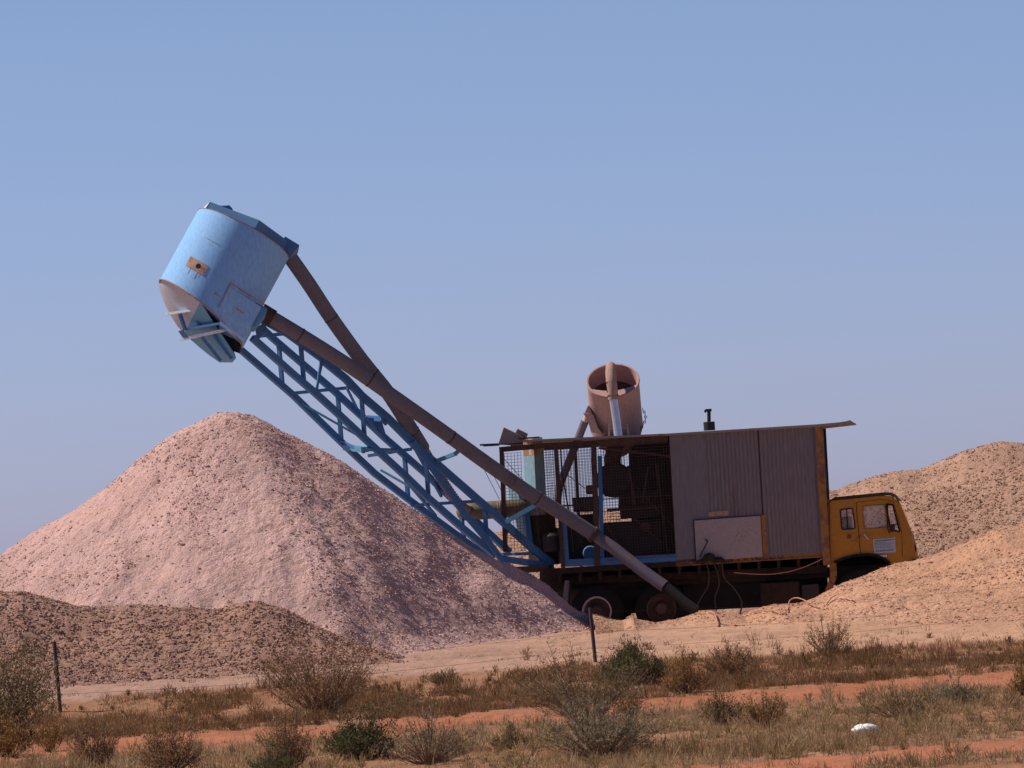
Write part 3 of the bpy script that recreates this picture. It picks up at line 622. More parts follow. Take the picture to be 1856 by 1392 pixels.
# mast: sun-lit pale blue box column with rusted head
mx_ = Vector((math.cos(R(-38)), math.sin(R(-38)), 0)); my_ = Vector((-mx_.y, mx_.x, 0))
def boxcol(a_, b_, w0, w1, m, name, parent, lab=None):
    mb = MB(); mb.add([a_ + mx_ * w0 / 2 * i + my_ * w0 * .55 * j for i, j in ((-1, -1), (1, -1), (1, 1), (-1, 1))] + [b_ + mx_ * w1 / 2 * i + my_ * w1 * .55 * j for i, j in ((-1, -1), (1, -1), (1, 1), (-1, 1))], [(0, 1, 2, 3), (7, 6, 5, 4)] + [(i, (i + 1) % 4, (i + 1) % 4 + 4, i + 4) for i in range(4)])
    return mb.build(name, m, parent, label=lab, bevel=.006)
mast = boxcol(T(967, 824, .7), T(972, 935, .7), .27, .28, PALEB, 'mast', truck, 'pale blue box mast with rust streaked head')
boxcol(T(965, 793, .7), T(967, 825.5, .7), .262, .274, RUSTMAST, 'mast_head', mast)
boxcol(T(972, 934, .7), T(984, 1022, .7), .285, .36, RUST, 'mast_foot', mast)
boxcol(T(937, 882, .55), T(952, 975, .55), .24, .17, PALEB, 'mast_bracket', mast)
mb = MB(); mb.bar(T(950, 905, .5), T(962, 990, .5), .07, .12); mb.each('mast_bracket', FRAMEB, mast, bevel=.004)
# horizontal olive tank
c0, c1 = T(836, 928, .35), T(952, 920, .35); ax_ = c1 - c0; L = ax_.length
tank = MB().lathe(c0, ax_, [(0, -.10), (.10, -.07), (.165, 0), (.17, .02), (.17, L - .12), (.15, L - .04), (.08, L + .04), (0, L + .05)], 24).build('air_tank', OLIVE, truck, True)
mb = MB()
for s in (.58, .61): mb.lathe(c0 + ax_ * s, ax_, [(.172, 0), (.18, .002), (.18, .022), (.172, .024)], 20)
mb.each('tank_strap', TAPE, tank, True)
mb = MB(); mb.prism(poly([(943, 912), (963, 905), (952, 932), (940, 936)], .3), TY * .1); mb.build('tank_bracket', OLIVE, tank)
mb = MB(); mb.box(T(955, 1032, .5), .95, .8, .12); mb.build('tail_platform', RUST, truck)
MB().box(T(990, 960, 1.0), .35, .4, .8).build('slew_motor', RUST, truck, bevel=.02)
MB().lathe(T(1000, 1000, .3), UP, [(0, 0), (.17, 0), (.17, .3), (.12, .36), (.0, .36)], 16).build('hydraulic_motor', DARK, truck, True)
# --- machinery inside
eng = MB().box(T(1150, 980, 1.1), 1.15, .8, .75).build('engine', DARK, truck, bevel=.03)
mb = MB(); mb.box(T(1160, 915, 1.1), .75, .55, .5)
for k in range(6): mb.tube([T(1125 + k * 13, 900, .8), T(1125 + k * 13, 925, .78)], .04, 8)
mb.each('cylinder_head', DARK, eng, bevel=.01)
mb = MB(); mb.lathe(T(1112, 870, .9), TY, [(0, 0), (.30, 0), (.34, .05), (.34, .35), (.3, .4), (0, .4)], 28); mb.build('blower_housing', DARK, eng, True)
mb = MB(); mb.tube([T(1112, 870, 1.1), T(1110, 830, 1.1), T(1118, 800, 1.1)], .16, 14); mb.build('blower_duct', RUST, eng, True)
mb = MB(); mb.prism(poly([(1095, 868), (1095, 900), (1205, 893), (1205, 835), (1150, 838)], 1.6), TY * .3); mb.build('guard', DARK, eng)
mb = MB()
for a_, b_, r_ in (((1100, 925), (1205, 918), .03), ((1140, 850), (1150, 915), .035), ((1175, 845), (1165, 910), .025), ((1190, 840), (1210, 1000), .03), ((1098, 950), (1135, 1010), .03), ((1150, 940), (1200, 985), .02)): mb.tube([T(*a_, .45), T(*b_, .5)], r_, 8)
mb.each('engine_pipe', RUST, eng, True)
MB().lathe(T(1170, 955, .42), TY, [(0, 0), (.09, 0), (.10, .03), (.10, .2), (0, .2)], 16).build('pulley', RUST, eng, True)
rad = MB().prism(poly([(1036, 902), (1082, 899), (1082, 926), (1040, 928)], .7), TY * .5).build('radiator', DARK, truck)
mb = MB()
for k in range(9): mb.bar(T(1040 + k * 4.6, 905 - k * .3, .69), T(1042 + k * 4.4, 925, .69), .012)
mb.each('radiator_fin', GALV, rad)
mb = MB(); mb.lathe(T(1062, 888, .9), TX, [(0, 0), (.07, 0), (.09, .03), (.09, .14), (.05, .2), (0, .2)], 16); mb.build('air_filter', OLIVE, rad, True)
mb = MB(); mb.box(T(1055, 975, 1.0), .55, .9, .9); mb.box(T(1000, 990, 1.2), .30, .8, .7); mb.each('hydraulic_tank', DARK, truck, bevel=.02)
mb = MB(); mb.lathe(T(1070, 1003, .35), TY, [(0, 0), (.13, 0), (.15, .03), (.15, .2), (0, .2)], 18); mb.build('pulley', FRAMEB, truck, True)
# --- pink canister, open top leaning towards the viewer
top = T(1111, 690, .9); tilt = R(41)
idn = (P(1120, 786, 100) - P(1111, 690, 100)).normalized(); cax = (idn * math.cos(tilt) + Vector((0, 1, 0)) * math.sin(tilt)).normalized()
can = MB().lathe(top, cax, [(.47, .40), (.47, .02), (.475, -.012), (.505, -.015), (.515, 0), (.515, .03), (.50, .05), (.505, .6), (.515, 1.15), (.46, 1.35), (.22, 1.75), (.0, 1.76)], 48).build('canister', PINKC, truck, True, label='dusty pink open canister tilted above the roof')
MB().lathe(top, cax, [(.47, .40), (.30, .50), (.0, .52)], 32).build('canister_floor', RUST, can, True)
# crescent plate added for the sunlit patch on the canister floor
xh = cax.cross(Vector((0, 1, 0))).normalized()
if xh.x < 0: xh = -xh
yh = cax.cross(xh).normalized()
if yh.z > 0: yh = -yh       # towards the near, lower edge of the mouth
pts = []
for k in range(17):
    a = R(18 + 144 * k / 16); pts.append(top + cax * .03 + (xh * math.cos(a) + yh * math.sin(a)) * .47)
e0, e1 = pts[0], pts[-1]
for k in range(1, 8): s = k / 8; pts.append(e1.lerp(e0, s) + (yh * .12 * math.sin(math.pi * s)))
MB().prism(pts, cax * .012).build('lit_crescent', PINKC, can)
mb = MB(); mb.tube([T(1122, 802, .35), T(1117, 760, .40), T(1111.5, 722, .42)], .083, 18); mb.build('inlet_pipe', SILV, can, True, label='bright silver pipe rising to the canister mouth')
mb = MB(); pth = [T(1111.5, 724, .42), T(1110, 705, .42), T(1108, 690, .47), T(1106.5, 676, .58), T(1106.5, 666, .72), T(1107, 663, .95)]; mb.tube(pth, .09, 16, rs=[.098, .10, .105, .10, .095, .085]); slv = mb.build('wrapped_sleeve', TAPE, can, True)
mb = MB()
for s in (.15, .4, .65, .85): mb.tube([pth[0].lerp(pth[2], s), pth[0].lerp(pth[2], s) + (pth[2] - pth[0]).normalized() * .03], .108, 14)
mb.each('clamp', RUST, can, True)
mb = MB(); mb.prism([T(1057, 748, .9), T(1075, 752, .9), T(1083, 775, .9), T(1090, 784, .9), T(1072, 784, .9), T(1066, 765, .9)], TY * .3); mb.prism([T(1060, 748, .85), T(1066, 735, .9), T(1074, 752, .9)], TY * .3); mb.each('outlet_hopper', PINKC, can)
mb = MB(); mb.tube([T(1066, 752, 1.0), T(1062, 762, 1.0), T(1058, 770, 1.0)], .062, 12); mb.build('outlet_collar', RUSTMAST, can, True)
mb = MB(); mb.tube([T(1060, 764, 1.0), T(1048, 795, 1.05), T(1030, 840, 1.1), T(1014, 880, 1.1), T(1006, 935, 1.1)], .078, 14); mb.build('outlet_pipe', PIPEL, can, True)
mb = MB()
for k in range(9):
    u, v = 1165 + 5 * math.sin(k * .5), 742 + k * 4.6
    mb.lathe(T(u, v, .9), TY if k % 2 else TX, [(.014, 0), (.022, .006), (.03, 0), (.022, -.006), (.014, 0)], 8)
mb.each('chain', DARK, can)
mb = MB(); mb.bar(T(1137, 768, .6), T(1139, 788, .6), .03); mb.bar(T(1104, 768, .6), T(1104, 790, .6), .03); mb.bar(T(1104, 777, .58), T(1139, 775, .58), .02); mb.each('canister_bracket', PINKC, can)

# --- boom: lattice swung towards the viewer
def yb(u, far=0.0): s = (u - 470) / 520.0; return 97.5 + 2.9 * s + far * .82
Bq = lambda u, v, far=0.0: P(u, v, yb(u, far))
C1 = [(433, 631), (532, 717), (614, 797), (679, 858), (760, 920), (890, 1015)]       # far bottom
C3 = [(470, 590), (493, 612), (549, 660), (605, 708), (655, 754), (700, 796), (771, 858), (838, 922), (923, 1000)]      # far top
C2 = [(457, 612), (530, 677), (571, 712), (614, 751), (661, 795), (700, 831), (733, 861), (771, 898), (838, 957), (896, 1005)]     # near bottom
C4 = [(584, 652), (627, 687), (655, 717), (702, 757), (733, 788), (767, 822), (793, 842), (847, 889), (914, 948), (960, 990), (1000, 1022)]     # near top
C5 = [(748, 800), (771, 832), (825, 905), (838, 926), (883, 979), (918, 1027)]
def lerp2(ch, u):
    return float(np.interp(u, [p_[0] for p_ in ch], [p_[1] for p_ in ch]))
def chain(mb, ch, far, w_, h_):
    w_ *= 1.3; h_ *= 1.3; q = [Bq(u, v, far) for u, v in ch]
    for i in range(len(q) - 1):
        e = (q[i + 1] - q[i]).normalized() * .02; mb.bar(q[i] - e * (i > 0) * .5, q[i + 1] + e * .5, w_, h_)
    return mb
mb = MB(); chain(mb, C4, 0, .09, .10); boom = mb.build('boom', FRAMEB, truck, label='blue welded lattice boom rising to the drum')
chain(MB(), C2, 0, .09, .09).build('chord', FRAMEB, boom); chain(MB(), C1, 1, .085, .085).build('chord', FRAMEB, boom)
chain(MB(), C3, 1, .085, .085).build('chord', FRAMEB, boom); chain(MB(), C5, -.12, .06, .08).build('support_arm', FRAMEB, boom)
chain(MB(), [(470, 578), (520, 606), (584, 652)], 0, .07, .07).build('chord', FRAMEB, boom)
us = [506, 551, 614, 655, 735, 775, 838, 880]
for i, u in enumerate((545, 655, 771, 878)): 
    MB().bar(Bq(u, lerp2(C4, u) if u > 584 else lerp2([(520, 606), (584, 652)], u), 0), Bq(u + 6, lerp2(C2, u + 6), 0), .07, .065).build('brace', FRAMEB, boom)
for u in (505, 612, 733, 834):
    MB().bar(Bq(u, lerp2(C3, u), 1), Bq(u + 7, lerp2(C1, u + 7), 1), .07, .065).build('brace', FRAMEB, boom)
for (a_, fa, b_, fb) in (((463, 610), 1, (516, 605), 0), ((528, 713), 1, (640, 702), 0), ((629, 812), 1, (720, 816), 0), ((668, 826), 1, (745, 814), 0), ((745, 916), 1, (868, 908), 0), ((903, 1005), 1, (966, 1003), 0)):
    MB().bar(Bq(*a_, fa), Bq(*b_, fb), .075, .06).build('cross_brace', FRAMEB, boom)
for i_, (a_, fa, b_, fb) in enumerate((((541, 728), 1, (655, 793), 0), ((690, 852), 1, (775, 900), 0), ((584, 655), 0, (572, 712), 0), ((629, 704), 0, (648, 742), 1), ((663, 756), 0, (700, 800), 1), ((700, 770), 0, (690, 760), 0), ((745, 800), 0, (800, 900), 1), ((735, 870), 0, (790, 935), 1), ((614, 797), 1, (660, 820), 0), ((838, 958), 0, (895, 1010), 1), ((582, 652), 0, (573, 714), 0))):
    MB().bar(Bq(*a_, fa), Bq(*b_, fb), (.05 if i_ > 3 else .04), .04).build('diagonal_brace', (BLUE if i_ < 2 else FRAMEB), boom)  # first two braces painted lighter blue to look sunlit
mb = MB(); mb.bar(Bq(628, 811, .9), Bq(662, 815, 0), .16, .10); mb.bar(Bq(662, 815, 0), Bq(720, 818, 0), .08, .05); mb.each('ledge', BLUE, boom)
mb = MB(); mb.bar(Bq(664, 757, .9), Bq(702, 760, 0), .14, .09); mb.prism([Bq(664, 757, .5), Bq(690, 757, .4), Bq(700, 790, .5)], Vector((0, .1, 0))); mb.each('ledge', FRAMEB, boom)
mb = MB(); mb.prism([Bq(462, 596), Bq(478, 585), Bq(486, 600), Bq(466, 615)], Vector((0, .3, 0))); mb.bar(Bq(905, 1012), Bq(1002, 1026), .10, .12); mb.each('gusset', FRAMEB, boom)
mb = MB(); mb.bar(P(793, 835, 99.2), P(826, 822, 98.9), .07); mb.bar(P(824, 824, 98.9), P(836, 812, 98.9), .08); mb.each('pipe_bracket', BLUE, boom)
mb = MB(); mb.bar(P(917, 946, 99.4), P(978, 912, 99.2), .08); mb.bar(P(976, 915, 99.2), P(988, 903, 99.2), .10); mb.each('pipe_bracket', BLUE, boom)

# --- pipes
def smooth(pts, n=5):
    out = []
    for i in range(len(pts) - 1):
        p0 = pts[max(i - 1, 0)]; p1 = pts[i]; p2 = pts[i + 1]; p3 = pts[min(i + 2, len(pts) - 1)]
        for k in range(n):
            t = k / n; out.append(.5 * ((2 * p1) + (p2 - p0) * t + (2 * p0 - 5 * p1 + 4 * p2 - p3) * t * t + (3 * p1 - p0 - 3 * p2 + p3) * t ** 3))
    out.append(pts[-1]); return out
p2p = [P(486, 572, 97.4), P(560, 617, 97.5), P(640, 668, 97.8), P(715, 720, 98.0), P(800, 780, 98.4), P(880, 838, 98.8), P(960, 894, 99.1), P(1020, 932, 99.3), P(1078, 970, 99.4)]
sp = MB().tube(smooth(p2p), .135, 20).build('suction_pipe', PIPE, truck, True, label='long brown pipe running from the drum down past the cage')
d_ = (p2p[-1] - p2p[-2]).normalized()
MB().tube([p2p[-1] - d_ * .06, p2p[-1] + d_ * .02], .165, 20).build('flange', RUST, sp, True)
low = [p2p[-1], P(1110, 992, 99.3), P(1165, 1035, 99.1), P(1205, 1063, 98.95)]
MB().tube(low, .118, 20).build('lower_pipe', PIPEL, sp, True, label='bluish steel lower length of the pipe')
MB().tube([P(1204, 1062, 98.95), P(1240, 1092, 98.8), P(1262, 1108, 98.7)], .105, 16).build('rubber_end', BLACK, sp, True)
mb = MB()
for s in (.12, .33, .55, .8):
    q = smooth(p2p); i = int(s * (len(q) - 2)); dd = (q[i + 1] - q[i]).normalized(); mb.tube([q[i], q[i] + dd * .025], .142, 18)
mb.each('pipe_joint', RUST, sp, True)
p1p = [P(520, 458, 97.75), P(560, 515, 97.9), P(600, 576, 98.1), P(655, 652, 98.4), P(703, 712, 98.6), P(740, 770, 99.0), P(766, 812, 99.5)]
rp = MB().tube(smooth(p1p), .138, 20).build('return_pipe', PIPE, truck, True, label='brown pipe leaving the top of the drum and crossing behind')
hz_ = smooth([p1p[-1], P(786, 845, 99.8), P(806, 878, 100.0), P(830, 912, 100.2), P(850, 925, 100.3)], 8); mb = MB(); rs = []
hp_ = []
for i in range(len(hz_) - 1):
    for k in range(3): hp_.append(hz_[i].lerp(hz_[i + 1], k / 3))
MB().tube(hp_, .09, 16, rs=[.09 + (.014 if i % 3 == 0 else 0) for i in range(len(hp_))]).build('ribbed_hose', TAPE, rp, True)
mb = MB(); q = smooth(p1p)
for s in (.35, .62, .9):
    i = int(s * (len(q) - 2)); dd = (q[i + 1] - q[i]).normalized(); mb.tube([q[i], q[i] + dd * .02], .143, 18)
rl = random.Random(4)
for k in range(26):
    i = int(len(q) * rl.uniform(.55, .98)); a = rl.uniform(2.2, 4.6); dd = Vector((math.cos(a), -.2, math.sin(a) * .8)).normalized()
    mb.tube([q[min(i, len(q) - 1)] + dd * .13, q[min(i, len(q) - 1)] + dd * (.16 + rl.random() * .03)], .004, 3)
mb.build('pipe_tie', RUST, rp)

# --- drum
DC = P(441, 425, 97.5); s_px = F_PX / 97.5
ia = (P(441 - 46.7, 425 + 88.4, 97.5) - DC).normalized(); ip = (P(441 + 88.4, 425 + 46.7, 97.5) - DC).normalized()
bt = R(10); dax = (ia * math.cos(bt) - Vector((0, 1, 0)) * math.sin(bt)).normalized(); dpx = ip; dpy = dax.cross(dpx).normalized()
if dpy.y > 0: dpy = -dpy       # dpy points to the viewer
RD = 0.955; n = 72; vs = []; fs = []; rows = 10
def cut(c, s): return 1.70 + .18 * c - .00 * s
for inner in (0, 1):
    rr2 = RD - .012 * inner
    for j in range(rows + 1):
        for k in range(n):
            a = 2 * math.pi * k / n; c, s = math.cos(a), math.sin(a); t = cut(c, s) * j / rows
            vs.append(DC + dax * t + (dpx * c + dpy * s) * rr2)
m_ = (rows + 1) * n
for j in range(rows):
    for k in range(n):
        q = (j * n + k, j * n + (k + 1) % n, (j + 1) * n + (k + 1) % n, (j + 1) * n + k); fs.append(q); fs.append(tuple(m_ + x for x in q[::-1]))
for k in range(n): fs.append((rows * n + k, rows * n + (k + 1) % n, m_ + rows * n + (k + 1) % n, m_ + rows * n + k))
drum = MB().add(vs, fs).build('drum', DRUMB, truck, True, label='big tilted sky blue drum at the boom end')
DP = lambda t, p_, q_: DC + dax * t + dpx * p_ + dpy * q_
# rim beads
for t_, m2 in ((-.0, PATCH),):
    MB().lathe(DC + dax * t_, dax, [(RD + .001, -.008), (RD + .010, -.005), (RD + .010, .005), (RD + .001, .008)], 72, dpx).build('rim_bead', m2, drum, True)
mb = MB(); q = []
for k in range(n + 1):
    a = 2 * math.pi * k / n; c, s = math.cos(a), math.sin(a); q.append(DC + dax * cut(c, s) + (dpx * c + dpy * s) * (RD + .003))
mb.tube(q, .013, 6, cap=False); mb.build('rim_bead', PATCH, drum, True, label='rusty lower lip of the drum')
# lid: shallow wedge-shaped cap, deeper at the pipe side
LA = [200, 143, 78, 12, -35, -80, -125]
lb = []; lt = []
for a in LA:
    c, s_ = math.cos(R(a)), math.sin(R(a)); o_ = (dpx * c + dpy * s_) * (RD * 1.035)
    lb.append(DC - dax * .012 + o_); lt.append(DC - dax * (.125 + .10 * (c + 1) / 2) + o_ * .985)
k_ = len(LA)
lid = MB().add(lb + lt, [(i, (i + 1) % k_, k_ + (i + 1) % k_, k_ + i) for i in range(k_)] + [tuple(range(k_, 2 * k_)), tuple(range(k_ - 1, -1, -1))]).build('drum_lid', FRAMEB, drum)
out_ = (lb[0] + lb[1] - DC * 2).normalized() * .012
MB().prism([lb[0] + out_ * .2, lb[1] + out_ * .2, lt[1] + out_ * .2, lt[0] + out_ * .2], out_).build('lid_sun_face', LITW, drum)  # pale overlay that paints the sun's glare on this lid face
MB().prism([DP(-.03, .72, .35), DP(-.03, 1.0, .35), DP(-.25, 1.04, .35), DP(-.27, .72, .35)], dpy * -.7).build('lid_inlet', FRAMEB, drum, bevel=.01)
mb = MB(); mb.prism([DP(-.12, -.70, .5), DP(-.23, -.50, .5), DP(-.265, -.45, .5), DP(-.24, -.38, .5), DP(-.14, -.25, .5)], dpy * -.03); mb.build('lifting_lug', FRAMEB, drum)
# curved patch plates follow the shell
def shell_patch(t0, t1, a0, a1, off, th=.006, skew=0.0, nn=8):
    vs = []
    for o in (off, off + th):
        for j in range(2):
            for k in range(nn + 1):
                a = a0 + (a1 - a0) * k / nn; t = (t0, t1)[j] + skew * (k / nn - .5); vs.append(DC + dax * t + (dpx * math.cos(a) + dpy * math.sin(a)) * (RD + o))
    m1 = nn + 1; fs = []
    for b in (0, 2 * m1):
        for k in range(nn): fs.append((b + k, b + k + 1, b + m1 + k + 1, b + m1 + k))
    for k in range(nn): fs += [(k, k + 1, 2 * m1 + k + 1, 2 * m1 + k), (m1 + k, m1 + k + 1, 3 * m1 + k + 1, 3 * m1 + k)]
    fs += [(0, m1, 3 * m1, 2 * m1), (nn, m1 + nn, 3 * m1 + nn, 2 * m1 + nn)]
    return MB().add(vs, fs)
acs = lambda p_: math.acos(max(-1, min(1, p_)))
shell_patch(1.00, 1.20, acs(-.63), acs(-.22), .003, skew=.05).build('patch_plate', PATCH, drum, label='brown patch plate with a dark hole')
shell_patch(.56, .568, acs(-.52), acs(-.22), .002, .003, skew=.03).build('weld_seam', PATCH, drum)
for a_, w_, l_ in ((-.36, .012, .16), (-.30, .006, .10), (-.52, .008, .13)): shell_patch(1.19, 1.19 + l_, acs(a_), acs(a_ + w_), .002, .002).build('rust_run', PATCH, drum)
MB().lathe(DC + dax * 1.10 + (dpx * math.cos(acs(-.40)) + dpy * math.sin(acs(-.40))) * (RD + .011), dpx * math.cos(acs(-.40)) + dpy * math.sin(acs(-.40)), [(0, .003), (.045, .002), (.05, 0)], 12).build('hole', BLACK, drum)
mb = MB(); mb.prism([DP(1.17, .30, .93), DP(1.17, .98, .60), DP(1.62, .98, .60), DP(1.62, .30, .93)], dpy * -.5); bx = mb.each('inlet_box', DRUMB, drum, bevel=.01)
mb = MB(); mb.prism([DP(1.12, .86, .5), DP(1.12, 1.08, .5), DP(1.24, 1.10, .5), DP(1.55, 1.04, .5), DP(1.55, .80, .5)], dpy * -.5); mb.each('inlet_box', BLUE, drum, bevel=.01)
mb = MB(); mb.prism([DP(1.50, .35, .90), DP(1.48, .98, .60), DP(1.86, .98, .55), DP(1.83, .45, .85)], dpy * -.9); mb.build('boom_mount', DRUMB, drum, bevel=.01)
mb = MB(); mb.bar(DP(1.11, .28, .925), DP(1.10, 1.02, .58), .02); mb.bar(DP(1.42, .10, .965), DP(1.46, .75, .72), .02); mb.bar(DP(1.1, .30, .92), DP(1.62, .32, .92), .02); mb.each('weld_seam', PATCH, drum)
dd = (p2p[0] - p2p[1]).normalized(); MB().tube([p2p[0] - dd * .10, p2p[0] + dd * .16], .16, 18).build('inlet_flange', RUST, drum, True)
# bottom door: ribbed plate closing the slanted mouth, ajar at its lower end
Nn = [(287, 513), (300, 516), (318, 523), (340, 537), (360, 552), (374, 566), (388, 586), (399, 602), (412, 622), (424, 640), (427, 650)]
Ff = [(287, 516), (291, 532), (299, 552), (309, 572), (322, 592), (334, 605), (346, 616), (362, 630), (378, 643), (398, 657), (420, 657)]
def dq(u, v, k): return P(u, v, 97.5 - .70 * (1 - k) + .25 * k - .10 * math.sin(math.pi * k))
NA = [180, 163, 145, 125, 107, 92]
def ring(a): c, s_ = math.cos(R(a)), math.sin(R(a)); return DC + dax * (cut(c, s_) - .01) + (dpx * c + dpy * s_) * (RD - .02)
nk = 8
def loft(i0, i1, name, m, onring):
    vs = []
    for i in range(i0, i1 + 1):
        A = ring(NA[i]) if (onring or i == 5) else dq(*Nn[i], 0); B = dq(*Ff[i], 1)
        for k in range(nk + 1):
            s_ = k / nk; vs.append(A.lerp(B, s_) + dax * math.sin(math.pi * s_) * .03)
    r_ = i1 - i0; n0 = len(vs); q = [(i * (nk + 1) + k, i * (nk + 1) + k + 1, (i + 1) * (nk + 1) + k + 1, (i + 1) * (nk + 1) + k) for i in range(r_) for k in range(nk)]
    vs += [v - dax * .015 + Vector((0, .02, 0)) for v in vs]
    return MB().add(vs, q + [tuple(n0 + x for x in f[::-1]) for f in q]).build(name, m, drum, True)
loft(0, 5, 'chute_plate', INNERG, True); loft(5, 10, 'bottom_door', BLUE, False)
MB().prism([P(374, 562, 97.0), P(405, 592, 97.0), P(436, 628, 97.1), P(434, 640, 97.4), P(415, 634, 97.5), P(360, 578, 97.4)], Vector((0, .25, 0))).build('mouth_shade_slab', BLACK, drum)  # black slab added in the gap; shade inside the mouth painted as colour
def led(a_, b_, m, w_=.13, th=.024):
    A = P(*a_, 97.15); B = P(*b_, 96.65); MB().bar(A, B, w_, th).build('door_rib', m, drum)
led((305, 569), (371, 559), LITW, .16, .045); led((338, 597), (400, 586), DRUMB, .10, .04); led((329, 615), (404, 599), LITW, .15, .04)  # pale ribs carry the sunlit look of the ledges in their colour
for (a_, b_) in (((326, 569), (336, 598)), ((351, 564), (364, 594)), ((366, 611), (400, 654)), ((387, 606), (420, 650))):
    MB().bar(P(*a_, 96.95), P(*b_, 97.0), .06, .06).build('door_stiffener', FRAMEB, drum)
MB().prism([P(323, 600, 96.95), P(331, 598, 96.95), P(340, 612, 96.95), P(331, 612, 96.95)], Vector((0, .3, 0))).build('door_hinge', BLUE, drum)

# ------------------------------------------------------------------ hoses, pump and litter
def hose(path, r, m, label, group, name='hose', cat='hose'):
    pts = smooth(path, 6); lo = min(pts, key=lambda p_: p_.z)
    mb = MB().tube(pts, r, 8); o = mb.build(name, m, None, True); return tag(o, label, cat, group)
gh = 'hoses hanging from the truck deck'
hose([T(1276, 1012, -.06), T(1284, 1035, -.1), T(1283, 1062, -.12), T(1268, 1088, -.15), T(1258, 1112, -.2)], .014, HOSEG, 'thin dark hose hanging leftmost of those below the deck', gh)
hose([T(1290, 1012, -.06), T(1301, 1040, -.1), T(1303, 1060, -.12), T(1296, 1085, -.15), T(1299, 1112, -.2)], .013, HOSEG, 'nearly straight dark hose in the middle below the deck', gh)
hose([T(1308, 1010, -.06), T(1312, 1046, -.1), T(1330, 1066, -.14), T(1344, 1090, -.18), T(1341, 1115, -.2)], .015, HOSEG, 'brown hose bowing out rightmost below the deck', gh)
hose([T(1494, 1011, -.05), T(1462, 1026, -.08), T(1425, 1037, -.09), T(1385, 1041, -.09), T(1330, 1038, -.08)], .009, HOSE, 'slack orange cord slung under the deck rail beside the cab', gh, 'cord', 'cord')
gh2 = 'orange hoses lying on the rubble bank'
def lay(pp): return [hit(u, v, [ground_h, right_h]) + Vector((0, 0, .03 + up)) for u, v, up in pp]
hose(lay([(1286, 1113, 0), (1294, 1118, .03), (1299, 1127, .02), (1302, 1138, 0)]), .013, HOSE, 'short bent orange hose on the bank below the hanging hoses', gh2)
hose(lay([(1363, 1113, 0), (1385, 1110, .02), (1402, 1112, .02), (1418, 1116, 0), (1428, 1108, .0), (1432, 1098, .06), (1445, 1097, .10), (1462, 1099, .06), (1486, 1106, 0)]), .011, HOSE, 'long looping orange hose on the bank left of centre', gh2)
hose(lay([(1498, 1099, 0), (1508, 1092, .04), (1522, 1090, .09), (1545, 1094, .05), (1580, 1104, 0)]), .011, HOSE, 'arched orange hose on the bank nearest the cab', gh2)
pr = T(1290, 1012, -.1); pump = empty('hand_pump', pr, 'grimy hand pump with upright lever standing on the deck rail by the pale hatch', 'pump')
mb = MB(); mb.lathe(T(1286, 1017, -.12), UP, [(0, 0), (.12, 0), (.13, .05), (.09, .13), (.0, .16)], 14); mb.lathe(T(1303, 1018, -.12), UP, [(0, 0), (.10, 0), (.11, .04), (.05, .08), (.0, .09)], 12); mb.tube([T(1262, 1019, -.12), T(1280, 1012, -.12)], .03, 8); mb.each('pump_body', DRUST, pump, True)
mb = MB(); mb.tube([T(1268, 1010, -.12), T(1283, 981, -.12)], .012, 6); mb.tube([T(1283, 981, -.12), T(1278, 977, -.12)], .014, 6); mb.each('lever', DARK, pump)
# fence
f1 = hit(110, 1292, [ground_h]); f2 = hit(1080, 1200, [ground_h]); fdv = f2 - f1
fence = empty('wire_fence', f1, 'sagging wire fence with thin dark steel pickets in front of the heaps', 'fence')
for f_, (u, v) in ((f1, (98, 1163)), (f2, (1069, 1101)), (f1 + fdv * 2, None) if False else (f2, (1069, 1101)))[:2]:
    tp = P(u, v, f_.y); mb = MB()
    dd = (tp - f_)
    for k in range(3):
        a = k * 2.094 + .4; n_ = Vector((math.cos(a), math.sin(a), 0)); mb.prism([f_ - UP * .2 - n_.cross(UP) * .004, f_ - UP * .2 + n_.cross(UP) * .004, f_ - UP * .2 + n_.cross(UP) * .004 + n_ * .032, f_ - UP * .2 - n_.cross(UP) * .004 + n_ * .032], dd + UP * .2)
    mb.build('picket', STEELPOST, fence)
t1, t2 = P(98, 1163, f1.y), P(1069, 1101, f2.y)
for s in (.08, .45, .75):
    a_, b_ = t1.lerp(f1, s), t2.lerp(f2, s); c_ = b_ + (b_ - a_); e_ = a_ - (b_ - a_) * .5
    mb = MB()
    for q0, q1 in ((e_, a_), (a_, b_), (b_, c_)): mb.tube([q0.lerp(q1, k / 12) - UP * .10 * math.sin(math.pi * k / 12) for k in range(13)], .0022, 4)
    mb.build('wire', RUST, fence)
# litter
def lump(c, rx_, ry_, rz_, m, seed, name, label, cat, sub=3, rough=.25, rot=0):
    bm = bmesh.new(); bmesh.ops.create_icosphere(bm, subdivisions=sub, radius=1); rg = random.Random(seed); off = rg.random() * 50
    for v in bm.verts:
        nn_ = fbm(np.array([v.co.x * 1.5 + off + v.co.z]), np.array([v.co.y * 1.5 + off - v.co.z * .7]), 3, 1.3)[0]; v.co *= 1 + rough * 2 * nn_
        v.co = Vector((v.co.x * rx_, v.co.y * ry_, v.co.z * rz_)); v.co.rotate(Matrix.Rotation(rot, 3, 'Y'))
        if v.co.z < -rz_ * .6: v.co.z = -rz_ * .6
    me = bpy.data.meshes.new(name); bm.to_mesh(me); bm.free(); me.materials.append(m); o = bpy.data.objects.new(name, me); COL.objects.link(o); o.location = c + UP * rz_ * .4
    return tag(o, label, cat)
wl_ = hit(1571, 1336, [ground_h]); lump(wl_ + UP * .06, .17, .10, .075, WHITE, 3, 'plastic_bag', 'crumpled bright white plastic bag lying in the dry grass', 'bag', 4, .35)
